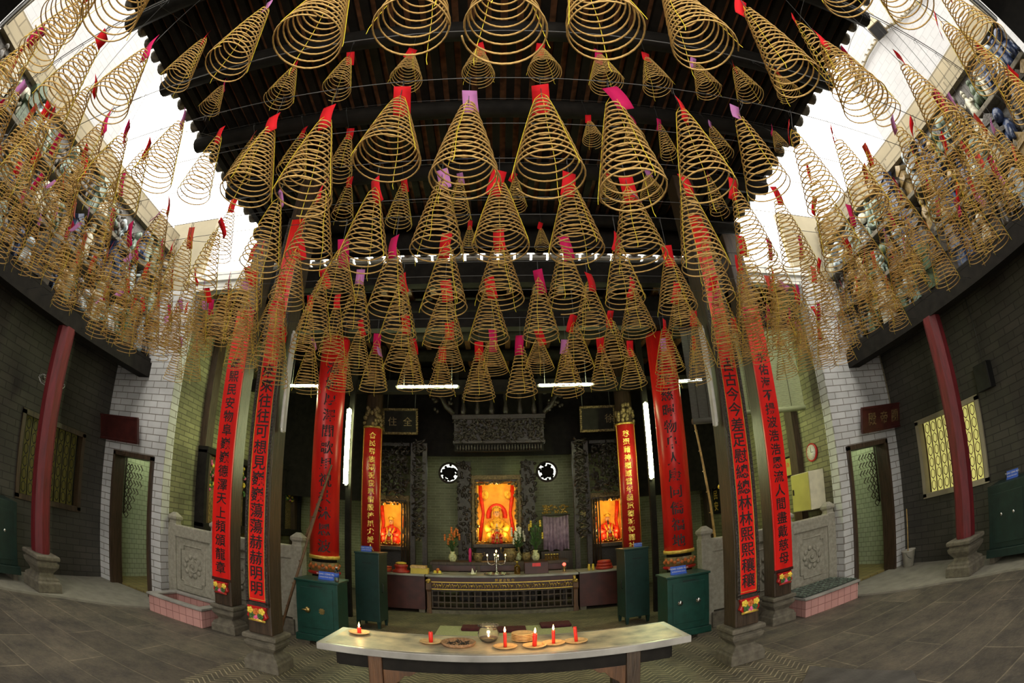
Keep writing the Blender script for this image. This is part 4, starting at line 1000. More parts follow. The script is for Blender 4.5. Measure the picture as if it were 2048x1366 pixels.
for x in (-1.40, 1.40):
    MB().sq([(.05, 0), (.05, .08), (.04, .1), (.04, .45), (.055, .5), (.05, .66)], (x, -.28, 0)).build('leg', 'brown_wood', t, .004)
    m = MB()
    for k in range(6): m.ball((x+random.uniform(-.03, .03), -.33, .66+random.uniform(-.05, .06)), (.035, .025, .035), 6)
    m.build('gilt_boss', 'gilt', t)
for k in range(24): MB().box(-1.34+k*.1165-.011, -1.34+k*.1165+.011, -.275, -.255, .12, .48).build('lattice_bar', 'dark_wood', t)
for z in (.12, .235, .37, .475): MB().box(-1.36, 1.36, -.278, -.252, z-.012, z+.012).build('lattice_rail', 'dark_wood', t)
MB().box(-1.42, 1.42, -.30, .3, .0, .07).build('plinth', 'base_stone', t)
for s in (-1, 1):
    side = 'left' if s < 0 else 'right'
    t = thing('side_counter', 'dark red wooden counter at the %s end of the altar' % side, 'counter', (s*1.93, 9.6, 0))
    MB().box(-.45, .45, -.28, .3, .07, .76).build('body', 'maroon', t, .006)
    MB().box(-.45, .45, -.32, .34, .76, .80).build('counter_top', 'marble', t, .005)
    for x in (-.38, .38): MB().box(x-.06, x+.06, -.27, .25, 0, .07).build('foot_block', 'base_stone', t)
# things on the front counter
cz = .80
t = thing('candelabrum', 'silver branched candelabrum with lit bulbs on the altar counter', 'candelabrum', (-.10, 9.48, cz+.025))
MB().lathe([(.07, 0), (.06, .015), (.018, .03), (.014, .09), (.026, .11), (.012, .13), (.022, .18), (.011, .2), (.02, .27), (.01, .3), (.012, .42)], n=14).build('stem', 'steel', t)
for a in (0.2, PI/2+.2, PI-.2, 3*PI/2+.2):
    cx, cy = math.cos(a), math.sin(a)
    MB().tube([(.01*cx, .01*cy, .2), (.09*cx, .09*cy, .17), (.16*cx, .16*cy, .2), (.18*cx, .18*cy, .27), (.18*cx, .18*cy, .34)], .008, 6).build('arm', 'steel', t)
    MB().ball((.18*cx, .18*cy, .37), (.014, .014, .024), 8).build('bulb', 'bulb_warm', t)
MB().ball((0, 0, .45), (.016, .016, .028), 8).build('bulb', 'bulb_warm', t)
o = MB().lathe([(.2, 0), (.23, .006), (.25, .02), (.24, .024), (.2, .012), (.001, .011)], n=30).build('silver_tray', 'steel'); o.location = (-.10, 9.48, cz); tag(o, 'round silver tray under the candelabrum', 'tray')
for k in range(8):
    a = k*PI/4
    o = MB().lathe([(.018, 0), (.028, .012), (.026, .03), (.001, .026)], n=10).build('tea_cup', 'porcelain'); o.location = (-.10+.155*math.cos(a), 9.48+.155*math.sin(a), cz+.0115)
    tag(o, 'small tea cup on the silver tray around the candelabrum', 'cup', 'tea cups on the silver tray')
t = thing('paper_boat', 'folded white paper cone on a saucer, left of the candelabrum', 'offering', (-.57, 9.45, cz))
MB().lathe([(.06, 0), (.1, .02), (.098, .024), (.001, .012)], n=18).build('saucer', 'porcelain', t)
MB().lathe([(.055, .015), (.001, .14)], n=3, smooth=False).tube([(.06, 0, .015), (.085, 0, .09)], .006, 5).build('paper', 'flower_white', t)
t = thing('fruit_plate', 'plate of small yellow fruit at the left of the altar counter', 'plate', (-1.24, 9.45, cz))
MB().lathe([(.07, 0), (.11, .02), (.107, .024), (.001, .012)], n=18).build('plate', 'porcelain', t)
for x, y, z in ((-.05, -.02, .045), (.04, -.03, .045), (0, .05, .045), (.0, 0, .09)):
    MB().ball((x, y, z), .036, 10).build('fruit', 'flower_yellow' if x else 'flower_orange', t)
t = thing('oil_bottle', 'amber oil bottle standing right of the candelabrum', 'bottle', (.30, 9.5, cz))
MB().lathe([(.055, 0), (.06, .01), (.06, .14), (.05, .17), (.02, .2), (.02, .24)], n=16).build('body', 'oil_glass', t)
MB().lathe([(.022, .238), (.022, .262)], n=10).build('cap', 'yellow_card', t)
t = thing('offertory_box', 'dark red box with a bright red label on the altar counter', 'box', (.67, 9.55, cz))
MB().box(-.23, .23, -.13, .13, 0, .235).build('body', 'maroon', t, .006)
MB().box(-.08, .08, -.133, -.13, .15, .22).build('label', 'couplet_red', t)
t = thing('oil_lamp', 'glowing red lamp at the right end of the altar counter', 'lamp', (1.23, 9.6, cz))
MB().lathe([(.04, 0), (.03, .02), (.015, .05), (.03, .09), (.035, .1)], n=12).build('stand', 'brass', t)
MB().ball((0, 0, .15), .035, 10).build('globe', 'bulb_red', t)
# boxes and trays on the left counter
for k in range(3):
    o = MB().lathe([(.13, 0), (.15, .01), (.15, .035), (.001, .035)], n=22).build('lacquer_box', 'red_lacquer' if k != 1 else 'flower_orange'); o.location = (-2.32, 9.5, cz+.036*k)
    tag(o, ('lowest red round tray', 'middle orange round tray', 'top red round tray')[k] + ' of the low stack at the left counter end', 'tray', 'low stack of round trays')
t = thing('lacquer_box', 'tall red round lacquer box with a yellow cushion on top', 'box', (-1.98, 9.5, cz))
MB().lathe([(.17, 0), (.18, .02), (.17, .05), (.12, .06), (.12, .10), (.14, .12), (.14, .16), (.10, .17)], n=22).build('box', 'red_lacquer', t)
MB().lathe([(.08, .17), (.11, .18), (.11, .2), (.06, .215)], n=20).build('cushion', 'flower_yellow', t)
t = thing('cardboard_box', 'yellow cardboard box at the right end of the left counter', 'box', (-1.60, 9.5, cz))
MB().box(-.17, .17, -.1, .1, 0, .11).build('tray', 'yellow_card', t, .003); MB().box(-.18, .13, -.105, .105, .11, .16).build('lid', 'plate_wood', t, .003)
for k in range(3):
    o = MB().lathe([(.16-.02*k, 0), (.18-.02*k, .02), (.17-.02*k, .06), (.001, .06)], n=22).build('lacquer_box', 'red_lacquer'); o.location = (2.02, 9.52, cz+.061*k)
    tag(o, ('lowest red lacquer box', 'middle red lacquer box', 'topmost red lacquer box')[k] + ' of the stack on the right counter', 'box', 'red lacquer boxes on the right counter')
for k, x in enumerate((1.70, 1.78)):
    o = MB().lathe([(.02, 0), (.03, .06), (.018, .1), (.022, .13)], n=12).build('oil_cup', 'flower_yellow'); o.location = (x, 9.45, cz)
    tag(o, ('left', 'right')[k] + ' small yellow oil cup by the red boxes on the right counter', 'cup', 'yellow oil cups')

# ------------------------------------------------------------------ back altar, vases, shrines
t = thing('altar_table', 'long dark altar table behind the front counter carrying vases', 'altar table', (0, 10.45, 0))
MB().box(-1.5, 1.4, -.3, .3, .93, 1.0).build('table_top', 'dark_wood', t, .006)
MB().box(-1.45, 1.35, -.27, -.24, .80, .93).build('apron', 'maroon', t)
for x in (-1.4, -.5, .45, 1.3):
    for y in (-.24, .24): MB().box(x-.05, x+.05, y-.05, y+.05, 0, .93).build('leg', 'dark_wood', t)
az_ = 1.0
def vase(x, y, z, lab, kind, sc_=1, seed=0):
    rn = random.Random(seed)
    t = thing('flower_vase', lab, 'vase', (x, y, z))
    MB().lathe([(.055*sc_, 0), (.06*sc_, .01), (.09*sc_, .09), (.075*sc_, .15), (.04*sc_, .18), (.055*sc_, .22*sc_+.0)], n=18).build('vase', 'porcelain', t)
    st = MB(); lf = MB(); fl = MB()
    for k in range(16):
        a, lean, hh = rn.uniform(0, 2*PI), rn.uniform(.03, .17), rn.uniform(.3, .62)*(1.25 if kind == 'tall' else .9)
        tip = Vector((lean*math.cos(a), lean*math.sin(a), .2+hh))
        st.tube([(0, 0, .18), tip*.55+Vector((0, 0, .09)), tip], .005, 4)
        for j in range(3):
            b = Vector((0, 0, .2)).lerp(tip, .3+.22*j); d = Vector((math.cos(a+j*2), math.sin(a+j*2), .9))*.11
            lf.add([b, b+d*.5+Vector((.016, 0, 0)), b+d, b+d*.5-Vector((.016, .006, 0))], [(0, 1, 2, 3)])
        if kind != 'tall' or k % 4 == 0:
            for j in range(3):
                p = tip - Vector((0, 0, .05*j)); fl.ball(p, (.024, .024, .03), 6)
    st.build('stems', 'leaf', t); lf.build('leaves', 'leaf', t); fl.build('blossoms', {'orange': 'flower_orange', 'lily': 'flower_white', 'tall': 'flower_yellow'}[kind], t)
vase(-1.03, 10.3, az_, 'porcelain vase of orange flowers left of the central shrine', 'orange', 1, 1)
vase(.72, 10.35, az_, 'porcelain vase of tall green stems right of the central shrine', 'tall', 1.05, 2)
vase(.36, 10.55, az_, 'vase of white lilies at the right foot of the central shrine', 'lily', .9, 3)
t = thing('incense_candle', 'tall magenta candle on the back altar table', 'candle', (-.66, 10.3, az_))
MB().lathe([(.035, 0), (.03, .05), (.032, .26), (.012, .30), (.001, .31)], n=12).build('wax', 'magenta', t)
for x, lab in ((-.48, 'dark bronze pot left of the candelabrum on the back table'), (.18, 'large dark bronze urn in front of the central shrine'), (.52, 'dark bronze pot right of the urn on the back table')):
    t = thing('incense_pot', lab, 'pot', (x, 10.25, az_))
    k = 1.5 if x == .18 else 1
    MB().lathe([(.05*k, 0), (.06*k, .02*k), (.10*k, .09*k), (.09*k, .15*k), (.07*k, .17*k), (.085*k, .19*k), (.08*k, .19*k), (.06*k, .16*k)], n=18).build('bowl', 'aged_gilt', t)
    for a in (-1, 1): MB().tube([(a*.09*k, 0, .12*k), (a*.13*k, 0, .15*k), (a*.12*k, 0, .21*k)], .012*k, 6).build('handle', 'aged_gilt', t)
for k in range(5):
    t = thing('oil_jar', ('leftmost', 'second', 'third', 'fourth', 'rightmost')[k] + ' small yellow oil jar in the row right of the tall vase', 'jar', (.93+.06*k, 10.22, az_), 0, 'yellow oil jars')
    MB().lathe([(.025, 0), (.026, .01), (.026, .1), (.018, .12)], n=12).build('body', 'oil_glass', t)
    MB().lathe([(.024, .12), (.022, .14)], n=10).build('lid', 'yellow_card', t)

def deity(x, y, z, k, lab, robe, beard=False):
    t = thing('deity_statue', lab, 'statue', (x, y, z)); t.scale = (k, k, k)
    b = MB()
    # seated robed body in one surface, knees forward
    prof = [(.23, 0, 0), (.25, .03, 0), (.24, .12, 0), (.21, .2, .0), (.16, .26, .02), (.135, .36, .03), (.145, .44, .03), (.12, .50, .03), (.05, .535, .03), (.042, .57, .03)]
    n = 18; vs = []; fs = []
    for r, zz, dy in prof:
        for j in range(n):
            a = 2*PI*j/n
            vs.append((r*math.cos(a)*1.05, dy+r*math.sin(a)*(.85 if zz > .22 else 1.0), zz))
    for i in range(len(prof)-1):
        for j in range(n):
            j2 = (j+1) % n; fs.append((i*n+j, i*n+j2, (i+1)*n+j2, (i+1)*n+j))
    fs.append(tuple(range(n-1, -1, -1)))
    b.add(vs, fs, True)
    for s in (-1, 1):   # sleeves down to the hands
        b.tube([(s*.13, .03, .46), (s*.21, -.02, .34), (s*.17, -.15, .27), (s*.06, -.20, .28)], [.05, .065, .075, .05], 8)
        b.tube([(s*.10, -.05, .12), (s*.13, -.2, .16), (s*.13, -.24, .02)], [.10, .09, .07], 8)
    b.build('robe', robe, t)
    h = MB().ball((0, .01, .645), (.062, .068, .085), 14)
    h.ball((0, -.058, .64), (.012, .016, .018), 6).ball((-.064, .01, .64), (.01, .018, .026), 6).ball((.064, .01, .64), (.01, .018, .026), 6)
    for s in (-1, 1):   # hands folded over a tablet
        h.ball((s*.03, -.225, .29), (.03, .028, .035), 8)
        for f in range(4): h.tube([(s*.035, -.235, .30-.016*f), (s*.012, -.252, .302-.016*f), (-s*.006, -.248, .302-.016*f)], .0075, 5)
        h.tube([(s*.04, -.23, .31), (s*.02, -.25, .335)], .008, 5)
    h.build('head_and_hands', 'skin', t)
    e = MB()
    for s in (-1, 1): e.ball((s*.024, -.054, .658), (.011, .006, .005), 6).tube([(s*.012, -.057, .675), (s*.036, -.05, .678)], .003, 4)
    e.tube([(-.016, -.058, .608), (.016, -.058, .608)], .0045, 4)
    if beard:
        e.tube([(0, -.05, .585), (0, -.075, .5), (0, -.08, .42)], [.022, .02, .004], 6)
    e.build('face_features', 'ink', t)
    c = MB().lathe([(.07, .69), (.075, .715), (.07, .74), (.05, .78), (.03, .80)], (0, .01, 0), 14)
    for j in range(9):
        a = PI + j*PI/8
        c.ball((.085*math.cos(a), .01+.06*math.sin(a), .74+.05*math.sin(j*PI/8)), .02, 6)
    for s in (-1, 1): c.tube([(s*.075, 0, .72), (s*.095, -.01, .64), (s*.09, -.02, .52)], [.014, .01, .006], 5)
    c.build('crown', 'robe_gold', t)
    g = MB()
    g.tube([(.0, -.13, .47), (0, -.17, .38)], .03, 6)
    for s in (-1, 1): g.tube([(s*.10, -.09, .47), (s*.07, -.16, .36), (s*.07, -.28, .2), (s*.09, -.30, .02)], [.022, .02, .022, .03], 6)
    for j in range(7): g.ball((-.09+.03*j, -.245, .10+.02*(j % 2)), .02, 6)
    g.build('gold_ornaments', 'robe_gold', t)
    MB().box(-.012, .012, -.27, -.255, .24, .42).build('tablet', 'flower_white', t)
def shrine(x, y, w, z0, z1, lab, statue, k, deep=.55, power=26):
    """carved dark niche with a lit orange interior"""
    t = thing('shrine', lab, 'shrine', (x, y, 0))
    hw = w/2
    MB().box(-hw, hw, deep-.03, deep, z0-.05, z1+.05).build('back_cloth', 'shrine_cloth', t)
    for s in (-1, 1): MB().box(s*hw, s*(hw+.05), -.02, deep, z0-.05, z1+.05).build('side_panel', 'shrine_cloth', t)
    MB().box(-hw-.05, hw+.05, -.02, deep, z1+.05, z1+.1).build('roof_panel', 'dark_wood', t)
    MB().box(-hw-.1, hw+.1, -.28, deep, z0-.14, z0-.05).build('floor_ledge', 'dark_wood', t, .01)
    MB().box(-hw-.05, hw+.05, -.0, deep, .0, z0-.14).build('pedestal', 'carved_wood', t)
    cl = MB()
    for s in (-1, 1):
        cl.tube([(s*hw*.95, deep-.05, z1), (s*hw*.75, deep-.06, z0+.5*(z1-z0)), (s*hw*.98, deep-.05, z0)], [.06, .035, .05], 6)
    cl.build('red_drape', 'robe_red', t)
    fr = MB()
    rn = random.Random(int(x*100)+3)
    for s in (-1, 1):
        j = 0; zz = z0
        while zz < z1+.05:
            fr.ball((s*(hw+.02+rn.uniform(-.03, .05)), -.04, zz), (rn.uniform(.02, .045), .025, rn.uniform(.025, .05)), 6); zz += .045
        fr.box(s*(hw+.07), s*(hw+.13), -.08, .02, z0-.14, z1+.1)
    j = -hw
    while j < hw:
        fr.ball((j, -.04, z1+.04+rn.uniform(-.05, .05)), (rn.uniform(.025, .05), .025, rn.uniform(.02, .045)), 6); j += .04
    fr.box(-hw-.13, hw+.13, -.08, .02, z1+.1, z1+.2)
    fr.build('carved_frame', 'aged_gilt', t)
    b = MB()
    for j in range(int(w/.06)):
        b.ball((-hw+.03+j*.06, -.03, z0-.02+.02*(j % 2)), (.025, .02, .025), 6)
    b.build('gilt_fringe', 'gilt', t)
    d = lamp(t, (0, .02, z1-.02), power*.32, (1, .56, .16), .04)
    for s in (-1, 1): lamp(t, (s*hw*.75, .02, z0+.25*(z1-z0)), power*.17, (1, .56, .16), .03)
    return t
t = shrine(-.09, 11.15, .86, 1.42, 2.78, 'central carved shrine glowing orange around the crowned goddess', None, 1, .6, 34)
m = MB()
for s in (-1, 1):
    m2 = MB().ball((s*.27, .52, 2.56), (.09, .02, .12), 12).ball((s*.27, .5, 2.5), (.05, .03, .05), 8).ball((s*.27, .49, 2.6), (.03, .03, .04), 8).build('cloth_figure', 'flower_yellow', t)
m3 = MB().tube([(.2*math.cos(a), .5, 2.05+.24*math.sin(a)) for a in [j*PI/10 for j in range(-1, 12)]], .055, 8).build('halo_ring', 'robe_red', t)
deity(-.09, 11.45, 1.37, 1.12, 'large crowned goddess statue in gold and red in the central shrine', 'robe_gold')
deity(-.09, 11.02, 1.37, .5, 'smaller dark-faced statue seated in front of the large goddess', 'robe_red')
shrine(-2.50, 10.75, .66, 1.34, 2.25, 'left shrine glowing orange with a red-robed figure', None, 1, .5, 20)
deity(-2.52, 11.0, 1.29, .86, 'red-robed statue seated in the left shrine', 'robe_red')
shrine(2.45, 10.75, .66, 1.34, 2.25, 'right shrine glowing orange with a red and gold figure', None, 1, .5, 20)
deity(2.45, 11.0, 1.29, .86, 'statue in a red and gold robe and flat hat in the right shrine', 'robe_red', True)
# carved screens flanking the shrines
for x, lab in ((-.82, 'tall dark carved post at the left of the central shrine'), (.64, 'tall dark carved post at the right of the central shrine')):
    t = thing('carved_post', lab, 'post', (x, 11.05, 0))
    MB().box(-.15, .15, -.05, .05, 0, 3.3).build('post', 'carved_wood', t)
    m = MB(); rn = random.Random(int(x*10))
    for k in range(110): m.ball((rn.uniform(-.17, .17), -.06, rn.uniform(1.0, 3.3)), (rn.uniform(.02, .05), .03, rn.uniform(.02, .06)), 5)
    m.build('carving', 'carved_wood', t)
t = thing('carved_canopy', 'deep carved wooden canopy hanging over the central shrine', 'canopy', (0, 9.9, 0))
MB().box(-.98, .98, -.1, .15, 4.04, 4.14).build('upper_rail', 'carved_wood', t, .01)
MB().box(-.94, .94, -.04, .12, 3.58, 4.04).build('panel', 'carved_wood', t)
m = MB(); rn = random.Random(8)
for k in range(240):
    c = Vector((rn.uniform(-.9, .9), -.06, rn.uniform(3.6, 4.02))); a = rn.uniform(0, 2*PI)
    m.tube([c, c+Vector((.06*math.cos(a), -.03, .06*math.sin(a))), c+Vector((.10*math.cos(a+.8), -.015, .10*math.sin(a+.8)))], [.022, .02, .01], 5)
m.build('carving', 'carved_wood', t)
MB().box(-.96, .96, -.08, .12, 3.52, 3.58).build('lower_rail', 'carved_wood', t, .008)
for k in range(30):
    MB().lathe([(.012, 0), (.022, .04), (.014, .09), (.02, .12)], (-.87+k*.06, -.03, 3.38), 8).build('pendant', 'carved_wood', t)
for x in (-.9, .9): MB().box(x-.04, x+.04, 0, .08, 4.14, 5.56).build('hanger', 'black_wood', t)
MB().box(-.93, .93, .0, .08, 3.36, 3.52).build('backing', 'black_wood', t)
for s in (-1, 1):
    m = MB()
    pts = [(s*.95, -.1, 4.15), (s*1.1, -.12, 4.3), (s*1.2, -.12, 4.5), (s*1.4, -.12, 4.62)]
    m.tube(pts, [.05, .06, .05, .02], 6)
    for k in range(14): m.ball((s*rn.uniform(.95, 1.4), -.12, rn.uniform(4.2, 4.65)), (rn.uniform(.03, .06), .03, .04), 5)
    m.build('dragon_bracket', 'carved_wood', t)
for x in (-.75, -.45, -.15, .15, .45, .75):
    MB().lathe([(.05, 4.14), (.06, 4.25), (.03, 4.4), (.045, 4.55), (.02, 4.7)], (x, 0, 0), 8).build('finial', 'carved_wood', t)
for s in (-1, 1):
    side = 'left' if s < 0 else 'right'
    t = thing('carved_screen', 'tall dark carved screen framing the %s shrine' % side, 'screen', (s*1.75, 10.3, 0))
    for x in (-.13, .13): MB().box(x-.05, x+.05, -.05, .05, 0, 3.6).build('upright', 'carved_wood', t)
    m = MB(); rn = random.Random(20+s)
    for k in range(90):
        m.tube([(rn.uniform(-.15, .15), -.06, zz := rn.uniform(1.4, 3.6)), (rn.uniform(-.15, .15), -.09, zz+.07), (rn.uniform(-.15, .15), -.06, zz+.12)], [.02, .025, .01], 5)
    m.build('carving', 'carved_wood', t)
    for j in range(4): MB().tube([(s*.21+.055*j*s, 0, .85), (s*.21+.055*j*s, 0, 2.3)], .016, 6).build('rail_bar', 'dark_wood', t)
    l = MB(); letters_down(l, '\u795e\u6069\u5b8f\u5927', 0, 1.5, .16, .13, -.075, bold=.02); l.build('lettering', 'aged_gilt', t)
    # dark name tablet high between the pillars
    t = thing('name_tablet', 'dark horizontal name tablet high beside the %s altar pillar' % side, 'plaque', (s*2.06, 9.65, 3.95))
    MB().box(-.36, .36, -.03, .03, -.25, .25).build('board', 'black_wood', t).rotation_euler.x = R(10)
    for x in (-.3, .3): MB().tube([(x, .04, .2), (x, .1, 1.53)], .01, 5).build('hanger', 'wire', t)
    m = MB()
    for k in range(44):
        x = -.36+.72*(k % 22)/21; m.ball((x, -.03, (-.25, .25)[k//22]), (.03, .02, .03), 5)
    for k in range(24): m.ball(((-.36, .36)[k // 12], -.03, -.25+.5*(k % 12)/11), (.03, .02, .03), 5)
    m.build('carved_frame', 'aged_gilt', t).rotation_euler.x = R(10)
    l = MB(); letters_across(l, '\u4f4f\u5168' if s < 0 else '\u5f90', .2, T((0 if s < 0 else .25, -.035, 0)) @ FACE, .7, .0); l.build('lettering', 'aged_gilt', t).rotation_euler.x = R(10)
    # dark openwork brackets above the side shrines
    t = thing('carved_bracket', 'dark openwork carving hung above the %s shrine' % side, 'carving', (s*2.35, 10.4, 2.5))
    m = MB(); rn = random.Random(40+s)
    for k in range(150):
        c = Vector((rn.uniform(-.3, .3), rn.uniform(-.05, .05), rn.uniform(0, 1.05))); a = rn.uniform(0, 6.28)
        m.tube([c, c+Vector((.08*math.cos(a), -.02, .08*math.sin(a))), c+Vector((.13*math.cos(a+.9), 0, .13*math.sin(a+.9)))], [.03, .026, .012], 5)
    m.box(-.36, .36, -.03, .03, 1.05, 1.12); m.build('carving', 'carved_wood', t)
    # round pierced window in the altar wall
    w = struct('window_%d' % (3 if s < 0 else 4), MB().tube([(s*1.2-.08*(s < 0)+.25*math.cos(a), 12.16, 3.16+.25*math.sin(a)) for a in [k*PI/16 for k in range(33)]], .03, 6), 'dark_wood')
    cx = s*1.2-.08*(s < 0)
    MB().lathe([(.24, 0), (.24, .01)], n=28, M=T((cx, 12.19, 3.16)) @ RX(PI/2)).build('pane', 'daylight_pane', w)
    m = MB(); rn = random.Random(60+s)
    m.ball((cx+s*.0, 12.15, 3.16), (.15, .03, .15), 14)
    for k in range(34):
        a, r = rn.uniform(0, 6.28), rn.uniform(.1, .21); m.ball((cx+r*math.cos(a), 12.15, 3.16+r*math.sin(a)), (.04, .03, .04), 6)
    m.build('fretwork', 'black_wood', w)
# lilac curtain over a side altar
t = thing('lilac_curtain', 'sheer lilac curtain hanging right of the central shrine', 'curtain', (1.27, 11.2, 0))
n = 40; vs = []; fs = []
for j in range(n+1):
    x = -.30+.60*j/n; y = .03*math.sin(j*1.25)+.015*math.sin(j*.5)
    for d in (0, .006):
        for z in (1.16+.03*math.sin(j*.4), 2.0-.05*math.sin(PI*j/n)): vs.append((x, y+d, z))
for j in range(n):
    a, b = j*4, (j+1)*4
    fs += [(a, b, b+1, a+1), (a+2, a+3, b+3, b+2), (a, a+2, b+2, b), (a+1, b+1, b+3, a+3)]
MB().add(vs, fs, True).build('cloth', 'lilac_cloth', t)
MB().tube([(-.33, 0, 2.0), (.33, 0, 2.0)], .012, 6).build('rod', 'dark_wood', t)
m = MB(); rn = random.Random(77)
for k in range(70): m.ball((rn.uniform(-.3, .3), 0, rn.uniform(2.05, 2.24)), (.03, .02, .025), 5)
m.build('gilt_valance', 'gilt', t)
MB().box(-.36, .36, -.04, .3, 0, 1.14).build('ledge', 'dark_wood', t)

# ------------------------------------------------------------------ fluorescent lamps
def tube_lamp(p0, p1, lab, lit='tube_light', r=.02, grp=None):
    a, b = Vector(p0), Vector(p1); d = (b-a).normalized()
    t = thing('tube_lamp', lab, 'lamp', a.lerp(b, .5), 0, grp); c = a.lerp(b, .5)
    a, b = a-c, b-c
    MB().tube([a, b], r, 10).build('tube', lit, t)
    off = Vector((0, .045, 0))
    MB().tube([a+off-d*.03, b+off+d*.03], .03, 4).build('housing', 'white_paint', t)
    for p, q in ((a, -d), (b, d)): MB().tube([p, p+q*.03, p+q*.03+off], .016, 6).build('end_cap', 'white_paint', t)
    return t
tube_lamp((-2.73, 8.2, 2.47), (-2.73, 8.2, 3.83), 'lit vertical fluorescent tube between the left pillars', 'tube_light', .045)  # both upright tubes drawn thicker to take in their glare
tube_lamp((2.68, 8.2, 2.50), (2.68, 8.2, 3.87), 'lit vertical fluorescent tube between the right pillars', 'tube_light', .045)
for s in (-1, 1): struct('trim_lamp_post', MB().box(s*2.705-.05, s*2.705+.05, 8.275, 8.36, 0, 5.5), 'black_wood')
for x0, x1, lb in ((-1.78, -.72, 'lit fluorescent tube hung level left of the hall centre'), (.72, 1.66, 'lit fluorescent tube hung level right of the hall centre'), (3.05, 3.8, 'lit fluorescent tube hung level beyond the right round pillar'), (-4.0, -3.1, 'lit fluorescent tube hung level beyond the left round pillar')):
    t = tube_lamp((x0, 8.0, 4.22), (x1, 8.0, 4.22), lb, 'tube_light', .02)
    for x in (-(x1-x0)/2+.1, (x1-x0)/2-.1): MB().tube([(x, .045, .03), (x, .045, 1.33)], .004, 4).build('hanger', 'wire', t)
for s in (-1, 1):
    t = tube_lamp((s*2.31, 4.62, 2.72), (s*2.31, 4.62, 3.80), 'unlit white tube lamp on the inner side of the front %s column' % ('left' if s < 0 else 'right'), 'white_paint', .022)

# ------------------------------------------------------------------ hall side walls
for y0, y1, z1, lab in ((7.25, 9.0, 2.76, 'large dark framed glass case with flowers on the left hall wall'), (9.7, 11.7, 2.95, 'dark framed glass case with flowers at the far end of the left hall wall')):
    t = thing('shrine_case', lab, 'display case', (-5.36, (y0+y1)/2, 1.36)); hw = (y1-y0)/2; h = z1-1.36
    MB().box(0, .03, -hw, hw, 0, h).build('back_panel', 'aged_gilt', t)
    f = MB()
    for y in (-hw, 0, hw): f.box(0, .22, y-.05, y+.05, 0, h)
    f.box(0, .24, -hw-.05, hw+.05, h-.06, h+.06).box(0, .24, -hw-.05, hw+.05, -.06, .08).build('frame', 'black_wood', t, .006)
    rn = random.Random(int(y0))
    for mt, k in (('leaf', 70), ('flower_yellow', 40), ('flower_pink', 24)):
        m = MB()
        for j in range(k): m.ball((.1, rn.uniform(-hw+.08, hw-.08), h*rn.uniform(.5, .92)), (.03, .04, .035), 5)
        m.build({'leaf': 'leaves', 'flower_yellow': 'yellow_flowers', 'flower_pink': 'pink_flowers'}[mt], mt, t)
for x0, y0, z0, x1, y1, z1, lab, mt in ((-3.0, 5.95, 0, -2.5, 6.80, 2.62, 'dark bamboo pole leaning by the left round pillar, its foot on the floor', 'bamboo_old'), (-3.1, 6.72, .9, -2.55, 6.86, 2.5, 'second dark pole leaning across the left balustrade', 'bamboo_old'), (3.22, 6.72, .6, 3.02, 6.84, 3.2, 'yellow bamboo pole leaning by the right round pillar', 'bamboo')):
    a, b = Vector((x0, y0, z0)), Vector((x1, y1, z1)); m = MB().tube([a, a.lerp(b, .5)+Vector((.02, 0, 0)), b], [.022, .02, .016], 8)
    for k in range(8):
        p = a.lerp(b, (k+.5)/8); m.tube([p, p+(b-a).normalized()*.015], .024, 8)
    tag(m.build('bamboo_pole', mt), lab, 'pole')
t = thing('wall_cabinet', 'yellow metal wall cabinet on the right hall wall', 'cabinet', (5.36, 6.93, 1.48))
MB().box(-.34, 0, -.28, .28, 0, .66).build('body', 'cream_paint', t, .006)
MB().box(-.355, -.34, -.27, .27, .01, .65).build('door', 'yellow_metal', t, .004)
MB().box(-.37, -.355, .2, .23, .3, .4).build('handle', 'dark_metal', t)
t = thing('wall_clock', 'round white clock with a dark red rim on the right hall wall', 'clock', (5.36, 6.9, 2.47))
MB().lathe([(.16, 0), (.165, .03), (.145, .045), (.14, .03)], n=28, M=RY(-PI/2)).build('rim', 'board_red', t)
MB().lathe([(.137, .030), (.137, .036)], n=28, M=RY(-PI/2)).build('face', 'white_paint', t)
m = MB().box(-.042, -.038, -.004, .004, 0, .09).box(-.042, -.038, -.07, 0, -.004, .004); m.build('hands', 'ink', t)
l = MB()
for k, nm in enumerate(('12', '1', '2', '3', '4', '5', '6', '7', '8', '9', '10', '11')):
    a = k*PI/6; letters_across(l, nm, .032, T((-.039, -.11*math.sin(a), .11*math.cos(a))) @ RZ(-PI/2) @ FACE, .1, .0)
l.build('numerals', 'ink', t)
t = thing('framed_certificate', 'framed certificate with red characters on the right hall wall', 'picture', (5.35, 7.75, 2.34))
MB().box(-.03, 0, -.34, .34, -.2, .2).build('frame', 'black_wood', t, .004); MB().box(-.034, -.03, -.30, .30, -.16, .16).build('paper', 'yellow_metal', t)
l = MB(); letters_across(l, '\u6148\u5584\u70ba\u61f7', .1, T((-.036, 0, .04)) @ RZ(-PI/2) @ FACE, .3, .0); l.build('lettering', 'couplet_red', t)
t = thing('vertical_plaque', 'dark wooden plaque with gold characters on the far right hall wall', 'plaque', (5.35, 11.1, 2.27))
MB().box(-.04, 0, -.2, .2, -.62, .62).build('board', 'black_wood', t, .006)
l = MB()
for k, ch in enumerate('\u570b\u6cf0\u6c11\u5b89'):
    vs, fs, w = glyph(ch, .015); M = T((-.045, 0, .42-.28*k)) @ RZ(-PI/2) @ FACE
    l.add([(v.x*.25, v.y*.25, v.z*.06) for v in vs], fs, False, M)
l.build('lettering', 'gold_paint', t)
t = thing('red_lantern', 'red and gold lantern hanging by the right hall wall', 'lantern', (4.7, 9.3, 2.25))
MB().lathe([(.05, -.17), (.12, -.1), (.15, 0), (.12, .1), (.05, .17)], n=16).build('shade', 'board_red', t)
m = MB()
